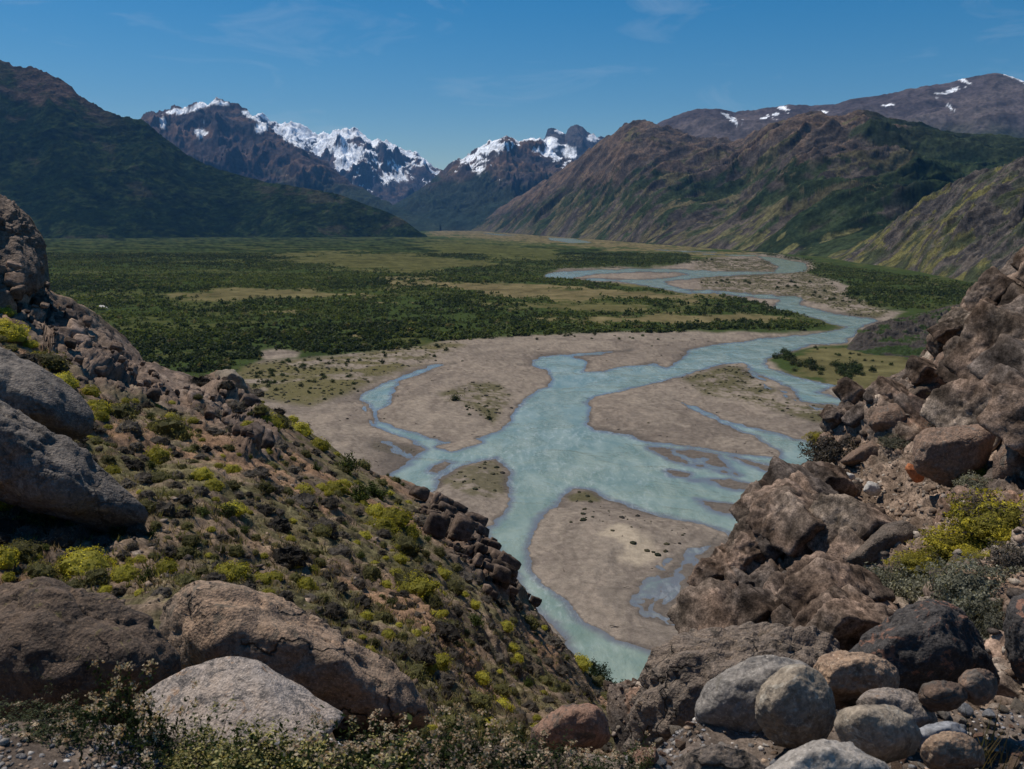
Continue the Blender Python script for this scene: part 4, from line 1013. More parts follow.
def jit(c, n, r, k, s=0.25):
    """n leaf colours round c, k vertices each"""
    f = 1 + s*r.normal(size=(n, 1))
    return np.repeat(np.clip(np.array(c)[None]*f, 0.004, 1), k, 0)


def cushion(seed, cols, n=900, leaf=0.055, lump=0.22, flat=0.75, open_=0.0, core=0.82, split=False):
    """unit cushion shrub: a lumpy dome of small leaves round a twiggy core"""
    r = np.random.default_rng(seed)
    U = r.normal(size=(n, 3)); U[:, 2] = np.abs(U[:, 2])*0.9 - 0.08; U /= np.linalg.norm(U, axis=1, keepdims=True)
    rad = 1 + lump*1.6*fbm(*(U*1.9+seed).T, o=3, seed=seed % 50) - r.random(n)**2*(0.12+open_)
    P = U*rad[:, None]*np.array([1, 1, flat])
    N = U + 0.7*r.normal(size=(n, 3)); N /= np.linalg.norm(N, axis=1, keepdims=True)
    V, Fc = quads(P, N, leaf*r.uniform(.6, 1.4, n), r, 0.8)
    pick = fbm(*(U*2.3+seed).T, o=2, seed=9)
    c = np.where((pick > 0.05)[:, None], np.array(cols[0]), np.array(cols[1]))
    c = c*(1+0.28*r.normal(size=(n, 1)))
    Vc, Fcc = ico(3)
    k = Vc.copy(); k[:, 2] = np.clip(k[:, 2], -0.25, None)
    k = k*(core*(1 + lump*1.6*fbm(*(Vc*1.9+seed).T, o=3, seed=seed % 50)))[:, None]*np.array([1, 1, flat])
    lf, wd = (V, Fc, np.repeat(np.clip(c, .004, 1), 4, 0)), (k, Fcc, np.array(cols[1])*0.8)
    return (bake([lf]), bake([wd])) if split else bake([lf, wd])


def bushy(seed, cols, n=700, leaf=0.075, h=1.0, spiky=0.5):
    """unit upright bush: twigs fanning from the base, leaves along them"""
    r = np.random.default_rng(seed)
    k = 46
    D = r.normal(size=(k, 3)); D[:, 2] = np.abs(D[:, 2])*1.1 + 0.25; D /= np.linalg.norm(D, axis=1, keepdims=True)
    L = r.uniform(.6, 1.0, k)*np.where(D[:, 2] > .6, h, 0.9)
    parts = []
    i = r.integers(0, k, n); f = r.uniform(.25, 1, n)**0.7
    P = D[i]*(L[i]*f)[:, None] + 0.07*r.normal(size=(n, 3)); P[:, 2] = np.maximum(P[:, 2], 0.0)
    N = D[i] + 0.9*r.normal(size=(n, 3)); N /= np.linalg.norm(N, axis=1, keepdims=True)
    V, Fc = quads(P, N, leaf*r.uniform(.6, 1.4, n), r, 0.7)
    c = np.where((r.random(n) < .5)[:, None], np.array(cols[0]), np.array(cols[1]))*(1+0.25*r.normal(size=(n, 1)))
    parts.append((V, Fc, np.repeat(np.clip(c, .004, 1), 4, 0)))
    side = np.cross(D, [0.3, 0.2, 1.0]); side /= np.linalg.norm(side, axis=1, keepdims=True)
    s2 = np.cross(side, D)
    w = 0.012
    T = np.stack([side*w, -side*w*.5+s2*w*.87, -side*w*.5-s2*w*.87, D*L[:, None]], 1).reshape(-1, 3)
    Ft = (np.arange(k)[:, None, None]*4 + np.array([[0, 1, 3], [1, 2, 3], [2, 0, 3]])[None]).reshape(-1, 3)
    parts.append((T, Ft, np.array([0.06, 0.045, 0.035])))
    return bake(parts)


def proto(name, data, mat):
    V, Fs, c = data
    me_o = mesh_np(name, V, Fs, mat, smooth=False, attrs={'col': c})
    me = me_o.data; bpy.data.objects.remove(me_o)
    return me


def put(name, me, loc, scale, rz, label, cat, group=None, kind=None, tilt=(0, 0)):
    o = bpy.data.objects.new(name, me); COL.objects.link(o)
    o.location = loc; o.scale = scale if hasattr(scale, '__len__') else (scale,)*3; o.rotation_euler = (tilt[0], tilt[1], rz)
    return tag(o, label, cat, group, kind)


def split_proto(name, pair):
    return proto('foliage', pair[0], leafm), proto('branch', pair[1], leafm)


def put_parts(nm, pair, loc, scale, rz, label, cat):
    o = put(nm, None, loc, scale, rz, label, cat)
    for pn, me in zip(('foliage', 'branch'), pair):
        c_ = bpy.data.objects.new(pn, me); COL.objects.link(c_); c_.parent = o
    return o


YEL = ([0.52, 0.46, 0.045], [0.32, 0.30, 0.045]); OLI = ([0.2, 0.185, 0.058], [0.12, 0.115, 0.045]); GRY = ([0.22, 0.19, 0.155], [0.13, 0.112, 0.095])
DRK = ([0.10, 0.085, 0.068], [0.062, 0.053, 0.044]); SAGE = ([0.25, 0.245, 0.185], [0.14, 0.14, 0.105]); GRN = ([0.075, 0.10, 0.026], [0.045, 0.062, 0.018])
P_yel = [proto('yellow_cushion', cushion(10+i, YEL, 1300, 0.045), leafm) for i in range(3)]
P_oli = [proto('olive_cushion', cushion(20+i, OLI, 1100, 0.05, .3), leafm) for i in range(3)]
P_gry = [proto('grey_cushion', cushion(30+i, GRY, 1000, 0.045, .3, .7, .1), leafm) for i in range(3)]
P_drk = [proto('dark_cushion', cushion(40+i, DRK, 1000, 0.05, .35, .7, .1), leafm) for i in range(3)]
P_bsh = [proto('green_bush', bushy(50+i, GRN, 900, 0.075), leafm) for i in range(3)]

KINDS_ = {
    'yellow': (P_yel, 'yellow_shrub', 'bright yellow green cushion shrub on the brown left slope', 'yellow green cushion shrubs on the left slope'),
    'olive': (P_oli, 'olive_shrub', 'dull olive green domed shrub on the brown left slope', 'olive shrubs on the left slope'),
    'grey': (P_gry, 'grey_shrub', 'grey brown twiggy cushion shrub on the brown left slope', 'grey cushion shrubs on the left slope'),
    'dark': (P_drk, 'dark_shrub', 'blackish brown cushion shrub on the brown left slope', 'dark cushion shrubs on the left slope'),
    'bush': (P_bsh, 'leafy_bush', 'loose green leafy bush on the brown left slope', 'leafy bushes on the left slope'),
}


def shrub(kind, px, py, wpx, src=None, label=None, squash=None, group=True, sink=0.05):
    s = src or hill
    p, n = s.near(px, py)
    m = np.linalg.norm(p - np.array([0, 0, CAMZ]))/F
    r = wpx*m/2
    P_, nm, lab, grp = KINDS_[kind]
    sx, sy, sz = r*random.uniform(.9, 1.15), r*random.uniform(.9, 1.15), r*(squash or random.uniform(.95, 1.35))
    return put(nm, random.choice(P_), (p[0], p[1], p[2]-sink*r), (sx, sy, sz), random.uniform(0, 6.3), label or lab, 'shrub', (grp if not label else None))


# shrubs one can point to
for kind, px, py, w, lab in [
    ('yellow', 100, 412, 24, 'round yellow green shrub just right of the smooth grey boulder'),
    ('yellow', 158, 458, 26, 'bright yellow domed shrub in the upper middle of the left slope'),
    ('yellow', 232, 512, 26, 'brilliant yellow shrub beside the grey twiggy one in mid slope'),
    ('olive', 118, 418, 34, 'broad pale olive shrub below the round yellow green one'),
    ('olive', 168, 435, 42, 'wide dark olive bush below the bare rock face'),
    ('yellow', 335, 490, 24, 'pale yellow green shrub near the crest above the cliff edge'),
    ('bush', 360, 500, 34, 'dark green leafy bush near the crest above the cliff edge'),
    ('yellow', 382, 530, 32, 'yellow tipped shrub on the crest next to the crumbling cliff'),
    ('olive', 408, 585, 40, 'big yellow green domed bush in front of the crumbling cliff'),
    ('yellow', 232, 575, 34, 'green patch of low shrub directly above the domed boulder'),
    ('yellow', 435, 665, 30, 'yellow flat cushion low on the slope below the domed boulder'),
    ('grey', 258, 475, 24, 'round dark grey shrub under the crest of the slope'),
    ('olive', 265, 490, 18, 'small olive shrub with yellow tips under the round grey one'),
    ('bush', 60, 488, 50, 'dark green leafy bush against the foot of the tilted slab'),
    ('bush', 92, 510, 34, 'leafy bush sheltering under the tip of the tilted slab'),
    ('yellow', 5, 505, 30, 'yellow green shrub at the left edge below the tilted slab'),
    ('olive', 40, 520, 34, 'olive bushy shrub in the hollow under the tilted slab'),
    ('dark', 10, 532, 30, 'dark round shrub at the left edge below the yellow green shrub'),
    ('yellow', 85, 570, 50, 'flat yellow green shrub right above the dark rounded boulder'),
    ('yellow', 62, 385, 28, 'yellow shrub in the notch behind the smooth grey boulder'),
    ('olive', 45, 365, 36, 'olive shrub in the notch behind the smooth grey boulder'),
    ('yellow', 8, 335, 34, 'yellow green shrub at the left edge above the smooth grey boulder'),
    ('yellow', 300, 432, 24, 'yellow green shrub on the skyline halfway down the crest'),
    ('yellow', 320, 447, 22, 'yellow shrub on the crest, directly below the skyline one halfway down'),
    ('olive', 276, 425, 24, 'olive shrub on the crest left of the yellow skyline shrubs'),
    ('bush', 348, 472, 34, 'dark leafy bush on the skyline above the side channel of the river'),
    ('bush', 374, 497, 40, 'biggest dark leafy bush on the crest, near the cliff top'),
    ('yellow', 392, 522, 36, 'large yellow shrub at the upper end of the crumbling cliff'),
    ('olive', 404, 548, 34, 'olive domed shrub under the large yellow one by the cliff'),
    ('yellow', 416, 592, 44, 'largest yellow green dome, close to the crumbling cliff edge'),
    ('olive', 445, 630, 30, 'olive shrub below the largest yellow green dome'),
    ('grey', 300, 505, 34, 'largest grey twiggy dome in the middle of the slope'),
    ('grey', 322, 530, 36, 'broad grey dome right below the largest grey twiggy one'),
    ('dark', 290, 560, 34, 'broad blackish dome above the right shoulder of the domed boulder'),
    ('yellow', 2, 290, 14, 'small bright yellow shrub at the left edge on the rock face'),
]:
    shrub(kind, px, py, w, None, lab)

# the rest of the slope's shrubs
bare = lambda x, y: max(sdf(ra_poly, np.array([x]), np.array([y]), 1.0)[0], sdf(rb_poly, np.array([x]), np.array([y]), 1.0)[0])
veg_poly = [(0,300),(60,380),(110,400),(150,400),(200,385),(240,380),(330,448),(400,482),(440,520),(500,590),(560,640),(620,690),(640,705),(600,760),(440,760),(300,600),(0,590)]
cnt = {k: 0 for k in KINDS_}
placed = []
tries = 0
while sum(cnt.values()) < 760 and tries < 14000:
    tries += 1
    x, y = random.uniform(0, 640), random.uniform(310, 750)
    if sdf(veg_poly, np.array([x]), np.array([y]), 1.0)[0] < 0: continue
    b_ = bare(x, y)
    if b_ > 0 and random.random() < 0.88: continue
    i = np.argmin((hill.fx-x)**2 + (hill.fy-y)**2); d_ = hill.fp[i][1]
    g_ = float(fbm(x/70.0, y/70.0, 0.0, o=3, seed=91)); ycl = float(fbm(x/60.0, y/60.0, 3.0, o=2, seed=92))
    crest_ = sdf([(255,385),(330,440),(410,480),(440,520),(420,600),(370,600),(320,500)], np.array([x]), np.array([y]), 1.0)[0] > 0
    kd = random.choices(['yellow', 'olive', 'grey', 'dark', 'bush'], [max(0.04, 0.24+1.0*ycl+0.18*crest_), 0.42, 0.40, 0.24, 0.10])[0]
    if cnt[kd] >= 270: continue
    w = random.choice([8, 11, 13, 16, 18, 21, 25, 30])*random.uniform(.8, 1.2)*(30/d_)**0.35*0.85
    if any((x-a_)**2+(y-c_)**2 < (0.36*(w+e_))**2 for a_, c_, e_ in placed): continue
    placed.append((x, y, w)); cnt[kd] += 1
    shrub(kd, x, y, w)

# plants on the right cliff
P_sage = [split_proto('sage_cushion', cushion(60+i, SAGE, 6500, 0.042, .38, .8, .12, .66, split=True)) for i in range(2)]
P_moss = [split_proto('moss_cushion', cushion(64+i, ([0.36, 0.31, 0.035], [0.2, 0.18, 0.03]), 7000, 0.034, .4, .6, .05, .7, split=True)) for i in range(2)]
P_twig = [split_proto('twig_cushion', cushion(66+i, ([0.15, 0.128, 0.105], [0.09, 0.078, 0.068]), 4200, 0.05, .35, .8, .3, .5, split=True)) for i in range(2)]
for P_, nm, px, py, w, sq, lab in [
    (P_twig, 'grey_shrub', 832, 450, 52, .8, 'grey twiggy shrub on the left corner of the right cliff'),
    (P_moss, 'green_cushion', 820, 434, 26, .9, 'green cushion plant on the skyline of the right cliff'),
    (P_twig, 'grey_shrub', 958, 420, 58, .8, 'grey shrub casting shade on the overhanging slab'),
    (P_sage, 'green_shrub', 897, 440, 30, .5, 'small green shrub left of the overhanging slab'),
    (P_moss, 'green_cushion', 980, 472, 30, .8, 'yellow green cushion above the grey one beside the overhanging slab'),
    (P_sage, 'grey_cushion', 976, 488, 38, .8, 'grey green woolly cushion beside the hollow of the overhanging slab'),
    (P_twig, 'flowering_shrub', 988, 512, 50, .8, 'thin brown shrub with yellow flower tips above the yellow green mat'),
    (P_moss, 'cushion_mat', 1004, 516, 84, .8, 'bright yellow green cushion mat at the right edge, upper part'),
    (P_moss, 'cushion_mat', 968, 540, 80, .6, 'yellow green cushion mat trailing down to the left'),
    (P_moss, 'cushion_mat', 928, 556, 56, .5, 'small yellow green mat at the end of the trailing one'),
    (P_moss, 'cushion_mat', 992, 560, 50, .6, 'yellow green mat below the trailing one, right side'),
    (P_twig, 'grey_shrub', 1018, 560, 50, .9, 'grey brown dead shrub at the right edge under the yellow green mat'),
    (P_moss, 'green_cushion', 960, 325, 20, 1.2, 'olive moss cushion in the notch below the cliff top'),
    (P_sage, 'woolly_shrub', 880, 590, 66, .8, 'woolly grey green shrub above the lichen boulder, left end'),
    (P_sage, 'woolly_shrub', 925, 582, 70, .9, 'woolly grey green shrub above the lichen boulder, in the middle'),
    (P_sage, 'woolly_shrub', 975, 590, 72, .9, 'woolly grey green shrub above the lichen boulder, right end'),
    (P_sage, 'woolly_shrub', 1000, 625, 50, .9, 'woolly grey green shrub right of the lichen boulder'),
]:
    p, n = cliff.near(px, py)
    m = np.linalg.norm(p - np.array([0, 0, CAMZ]))/F; r_ = w*m/2
    put_parts(nm, random.choice(P_), (p[0], p[1]-0.1*r_, p[2]-0.25*r_), (r_, r_, r_*sq*1.2), random.uniform(0, 6.3), lab, 'shrub')

p = at(610, 690, 92.0)
P_riv = proto('river_bush', bushy(77, ([0.06, 0.09, 0.03], [0.035, 0.055, 0.022]), 2600, 0.05), leafm)
for dx, dy, s_, lab in ((596, 668, 26, 'dark green bush by the river below the left slope, upper one'), (612, 686, 30, 'dark green bush by the river below the left slope, lower one')):
    q_ = at(dx, dy+s_*0.5, 80.0); put('river_bush', P_riv, q_, s_*80.0/F*0.9, 0.5, lab, 'bush')

# dry grass and seedlings between the shrubs, nobody could count them
def tufts(name, pts, nrm, h, r, cols, blades=7, kind='stuff', label=None, width=0.05):
    n = len(pts)*blades
    i = np.repeat(np.arange(len(pts)), blades)
    D = r.normal(size=(n, 3))*0.45; D[:, 2] = 1; D /= np.linalg.norm(D, axis=1, keepdims=True)
    hh = np.repeat(h, blades)*r.uniform(.5, 1.1, n)
    b = pts[i] + r.normal(size=(n, 3))*np.array([.22, .22, .02])*np.repeat(h, blades)[:, None]
    s = np.cross(D, r.normal(size=(n, 3))); s /= np.linalg.norm(s, axis=1, keepdims=True)
    w = (hh*width)[:, None]
    V = np.stack([b - s*w, b + s*w, b + D*hh[:, None]], 1).reshape(-1, 3)
    ci = r.integers(0, len(cols), len(pts))
    c = np.repeat(np.array(cols)[ci], blades, 0)*(1+.25*r.normal(size=(n, 1)))
    o = mesh_np(name, V, np.arange(3*n).reshape(n, 3), leafm, smooth=False, attrs={'col': np.repeat(np.clip(c, .004, 1), 3, 0)})
    return tag(o, label, name.replace('_', ' '), None, kind)


r_ = np.random.default_rng(5)
inv = (sdf(veg_poly, hill.fx, hill.fy, 1.0) > 0) & (np.maximum(sdf(ra_poly, hill.fx, hill.fy, 1.0), sdf(rb_poly, hill.fx, hill.fy, 1.0)) < 6)
idx = r_.choice(np.where(inv)[0], 9000)
tufts('dry_grass', hill.fp[idx]-[0, 0, .03], None, 0.05+0.15*r_.random(len(idx))**2, r_, [[0.3, 0.235, 0.14], [0.22, 0.17, 0.115], [0.2, 0.19, 0.065], [0.15, 0.14, 0.06], [0.17, 0.135, 0.105]], 7, width=0.10, label='dry grass and seedlings between the shrubs of the left slope')


# loose stones: nobody could count them
def stones(name, pts, size, r, cols, label, sub=1, flat=.75):
    U, Fc = ico(sub); n = len(pts)
    var = []
    for k in range(12):
        q_ = r.normal(size=(10, 3)); q_ /= np.linalg.norm(q_, axis=1, keepdims=True)
        N, D = hull_planes(q_*r.uniform(.75, 1.1, (10, 1))+0.01)
        kk = (np.clip(U @ N.T/D, 0, None)**14).sum(1)**(1/14)
        var.append(U/kk[:, None])
    var = np.array(var)[r.integers(0, 12, n)]
    a_ = r.uniform(0, 6.28, n); ca, sa = np.cos(a_), np.sin(a_)
    S_ = r.uniform(.7, 1.3, (n, 3))*np.array([1, 1, flat])*size[:, None]
    v = var*S_[:, None]
    v = np.stack([v[..., 0]*ca[:, None]-v[..., 1]*sa[:, None], v[..., 0]*sa[:, None]+v[..., 1]*ca[:, None], v[..., 2]], -1) + pts[:, None]
    c = np.array(cols)[r.integers(0, len(cols), n)]*(1+.2*r.normal(size=(n, 1)))
    m_ = len(U)
    o = mesh_np(name, v.reshape(-1, 3), (Fc[None]+(np.arange(n)*m_)[:, None, None]).reshape(-1, 3), stonem, smooth=True, attrs={'col': np.repeat(np.clip(c, .01, 1), m_, 0)})
    return tag(o, label, name.replace('_', ' '), None, 'stuff')


stonem = ground_mat('loose_stone', [18.0, 70.0, 240.0], 0.006, 0.65, 1.35, 0.85)
EARTH = [[0.16, 0.115, 0.085], [0.11, 0.085, 0.07], [0.2, 0.15, 0.115], [0.085, 0.07, 0.06], [0.22, 0.18, 0.15]]
PEB = [[0.26, 0.24, 0.225], [0.19, 0.18, 0.175], [0.30, 0.22, 0.16], [0.21, 0.15, 0.11], [0.36, 0.33, 0.30], [0.15, 0.14, 0.135], [0.25, 0.25, 0.265]]
up_ok = hill.fn[:, 2] > 0.35
idx = r_.choice(np.where(up_ok & (hill.fy > 250))[0], 3200)
stones('scree', hill.fp[idx], 0.03+0.12*r_.random(len(idx))**4, r_, EARTH, 'loose brown stones scattered over the left slope')
rubp = [(790,480),(840,440),(905,455),(960,490),(960,520),(1024,500),(1024,560),(930,545),(900,580),(850,545),(800,520),(770,500)]
w_ = np.where(cliff.fn[:, 2] > 0.30, 1.0, 0.05)*np.where(sdf(rubp, cliff.fx, cliff.fy, 1.0) > -4, 1.0, 0.22)
idx = r_.choice(len(w_), 9500, p=w_/w_.sum())
stones('rubble', cliff.fp[idx], 0.010+0.085*r_.random(len(idx))**5, r_, EARTH+[[0.26, 0.22, 0.18]], 'small brown rubble lying in the gullies of the right cliff')
n_ = 5200
X_ = np.concatenate([r_.uniform(-1.9, -0.25, 3600), r_.uniform(0.25, 2.6, 5200)]); Y_ = np.concatenate([r_.uniform(2.2, 3.0, 3600), r_.uniform(2.2, 4.0, 5200)])
Z_ = ledge_z(X_, Y_)
stones('gravel', np.stack([X_, Y_, Z_], -1), 0.006+0.020*r_.random(len(X_))**2.5, r_, PEB, 'mixed grey and tan gravel covering the ledge by the path')

# stones one can count on the rubble at the lower right
U_, _f = ico(4)
SM = []
for k in range(8):
    rr_ = np.random.default_rng(300+k)
    q_ = rr_.normal(size=(12, 3)); q_ /= np.linalg.norm(q_, axis=1, keepdims=True)
    Pq, Fq = hull_rock([tuple(v_) for v_ in q_*rr_.uniform(.7, 1.1, (12, 1))*np.array([1.15, .9, .7])], 4, rr_.choice([8, 14, 24]), 300+k, 0.05)
    for mt_ in [MATS[k % 7], MATS[(k+3) % 7]]:
        o_ = mesh_np('stone', Pq, Fq, mt_); SM.append(o_.data); bpy.data.objects.remove(o_)
spots = []
tries = 0
while len(spots) < 90 and tries < 4000:
    tries += 1
    x, y = random.uniform(640, 1040), random.uniform(685, 775)
    if x < 900 and y < 755 and not (x < 690): continue
    P0 = None
    for d_ in np.arange(2.4, 4.2, .02):
        q_ = at(x, y, d_)
        if q_[2] <= ledge_z(q_[0], q_[1]): P0 = q_; break
    if P0 is None: continue
    s_ = random.choice([.018, .022, .028, .035, .045, .055])*random.uniform(.8, 1.2)
    if any((P0[0]-a_)**2+(P0[1]-b_)**2 < (0.8*(s_+c_))**2 for a_, b_, c_ in spots): continue
    spots.append((P0[0], P0[1], s_))
    put('stone', random.choice(SM), (P0[0], P0[1], ledge_z(P0[0], P0[1])+s_*.35), s_, random.uniform(0, 6.3), 'small loose stone in the rubble at the lower right', 'stone', 'small stones in the rubble', tilt=(random.uniform(-.5, .5), random.uniform(-.5, .5)))


# plants along the ledge, close to the path
def flowering(seed, leaf_c, n_stem=34, h=0.26, spread=0.17, flowers=0.6, lsize=0.011, bl_c=((0.46, 0.37, 0.26), (0.30, 0.19, 0.12)), lps=26, fsz=.0068):
    r = np.random.default_rng(seed)
    D = r.normal(size=(n_stem, 3))*np.array([.55, .45, .3]); D[:, 2] = 1; D /= np.linalg.norm(D, axis=1, keepdims=True)
    B = r.normal(size=(n_stem, 3))*np.array([spread*.5, spread*.35, 0]); L = h*r.uniform(.55, 1.1, n_stem)
    side = np.cross(D, [.4, .3, .2]); side /= np.linalg.norm(side, axis=1, keepdims=True); s2 = np.cross(side, D); w = .0022
    T = np.stack([B+side*w, B-side*w*.5+s2*w*.87, B-side*w*.5-s2*w*.87, B+D*L[:, None]], 1).reshape(-1, 3)
    Ft = (np.arange(n_stem)[:, None, None]*4 + np.array([[0, 1, 3], [1, 2, 3], [2, 0, 3]])[None]).reshape(-1, 3)
    n = n_stem*lps; i = np.repeat(np.arange(n_stem), lps); f = r.uniform(.12, 1, n)
    P = B[i] + D[i]*(L[i]*f)[:, None] + r.normal(size=(n, 3))*0.013
    N = D[i]*.7 + r.normal(size=(n, 3)); N /= np.linalg.norm(N, axis=1, keepdims=True)
    V, Fq = quads(P, N, lsize*r.uniform(.6, 1.4, n), r, .8)
    fol = bake([(T, Ft, np.array([.09, .06, .04])), (V, Fq, jit(leaf_c, n, r, 4, .35))])
    k = r.random(n_stem) < flowers; tips = (B + D*L[:, None])[k]; m = 26
    Pf = np.repeat(tips, m, 0) + r.normal(size=(len(tips)*m, 3))*np.array([.011, .011, .009])
    Nf = r.normal(size=Pf.shape); Nf[:, 2] += .8; Nf /= np.linalg.norm(Nf, axis=1, keepdims=True)
    V, Fq = quads(Pf, Nf, fsz*r.uniform(.6, 1.4, len(Pf)), r, 1.2)
    cc = np.where((r.random(len(Pf)) < .68)[:, None], np.array(bl_c[0]), np.array(bl_c[1]))*(1+.15*r.normal(size=(len(Pf), 1)))
    return fol, (V, [Fq], np.repeat(np.clip(cc, .01, .8), 4, 0))


FL = [(proto('foliage', a_, leafm), proto('blossom', b_, leafm)) for a_, b_ in (flowering(500+i, [0.030, 0.046, 0.013], flowers=.55) for i in range(3))]
MAT_ = [(proto('foliage', a_, leafm), proto('blossom', b_, leafm)) for a_, b_ in (flowering(520+i, [0.04, 0.06, 0.014], 70, .12, .22, .8, .009, ((0.5, 0.45, 0.2), (0.32, 0.27, 0.09)), 18, .0036) for i in range(2))]
LOWP = [(proto('foliage', a_, leafm), proto('blossom', b_, leafm)) for a_, b_ in (flowering(540+i, [0.06, 0.072, 0.035], 60, .14, .24, .12, .010, lps=24) for i in range(2))]


def plant(set_, nm, px, d, top_py, label, wid=1.0):
    q_ = at(px, 745, d); zb = float(ledge_z(q_[0], d)); top = at(px, top_py, d)
    h_ = max(top[2]-zb, 0.05); set3 = random.choice(set_)
    s_ = h_/max(v.co.z for v in set3[0].vertices)
    o = put(nm, None, (q_[0], d, zb-.01), (max(s_, .75)*wid, max(s_, .75)*wid, s_), random.uniform(0, 6.3), label, 'plant')
    for pn, me in zip(('foliage', 'blossom'), set3):
        c_ = bpy.data.objects.new(pn, me); COL.objects.link(c_); c_.parent = o


for px, d, top, w_, lab in [
    (122, 2.86, 668, .8, 'tall thin flowering plant in front of the gap between the dark and the domed boulder'),
    (140, 2.80, 690, .8, 'leafy flowering plant, right of the tall thin one'),
    (75, 2.88, 702, .8, 'flowering plant at the foot of the dark rounded boulder'),
    (318, 2.72, 723, .9, 'cream flowered bush below the right end of the pointed granite block'),
    (352, 2.84, 719, 1.0, 'cream flowered bush, second right of the pointed granite block'),
    (392, 2.74, 721, 1.0, 'cream flowered bush below the lower tip of the domed boulder'),
    (430, 2.86, 719, 1.0, 'cream flowered bush in the middle of the row along the ledge'),
    (470, 2.80, 711, .8, 'tallest cream flowered bush of the row along the ledge'),
    (505, 2.72, 729, 1.0, 'cream flowered bush, right of the tallest one of the row'),
    (545, 2.78, 741, .9, 'low flowered bush left of the mottled boulder'),
    (590, 2.66, 749, .9, 'low flowered bush in front of the mottled boulder'),
    (632, 2.76, 740, .6, 'little bush at the right end of the flowered row'),
    (335, 2.52, 749, 1.0, 'cream flowered bush cut by the bottom edge, left end of the row'),
    (405, 2.50, 747, 1.0, 'cream flowered bush cut by the bottom edge, middle of the row'),
    (465, 2.52, 749, 1.0, 'cream flowered bush cut by the bottom edge, under the tallest one'),
    (530, 2.50, 755, 1.0, 'cream flowered bush cut by the bottom edge, right end of the row'),
]:
    plant(FL, 'flowering_plant', px, d, top, lab, w_)
for px, d, top, lab in [(185, 2.78, 738, 'low mat of tiny pale yellow flowers, left part'), (225, 2.68, 742, 'low mat of tiny pale yellow flowers, middle part'), (265, 2.76, 737, 'low mat of tiny pale yellow flowers below the pointed granite block'), (290, 2.56, 750, 'low mat of tiny pale yellow flowers at the bottom edge')]:
    plant(MAT_, 'flower_mat', px, d, top, lab, 1.1)
for px, d, top, lab in [(25, 2.90, 712, 'grey green low plant at the left edge on the gravel'), (58, 2.86, 716, 'grey green low plant right of the one at the left edge')]:
    plant(LOWP, 'low_plant', px, d, top, lab, 1.0)

# dry grass tuft among the stones at the lower right
q_ = at(985, 700, 3.35)
r2 = np.random.default_rng(3)
tufts('grass_tuft', np.array([[q_[0], 3.35, float(ledge_z(q_[0], 3.35))]])+r2.normal(size=(9, 3))*[.03, .03, 0], None, 0.16+.12*r2.random(9), r2, [[0.2, 0.15, 0.06], [0.13, 0.12, 0.04]], 8, kind='thing', label='dry grass tuft growing between brown stones at the lower right', width=0.018)
# ------------------------------------------------------------------ woods and bushes on the valley floor
r_ = np.random.default_rng(11)
dens = forest_m*(sstep(-0.55, 0.15, n2*1.3 + .9*n1 + .6*n3 + 0.18)*1.15 + 0.10)
cell = np.zeros(PX.shape)
cell[:-1, :-1] = np.abs((GX[:-1, 1:]-GX[:-1, :-1])*(GY[1:, :-1]-GY[:-1, :-1]))
vis_px = (PX > -25) & (PX < 1050) & (PY < 470) & (PY > 236)
left_hidden = PY > np.interp(PX, [q_[0] for q_ in hill_sky], [q_[1] for q_ in hill_sky]) + 12
vis_px &= ~left_hidden


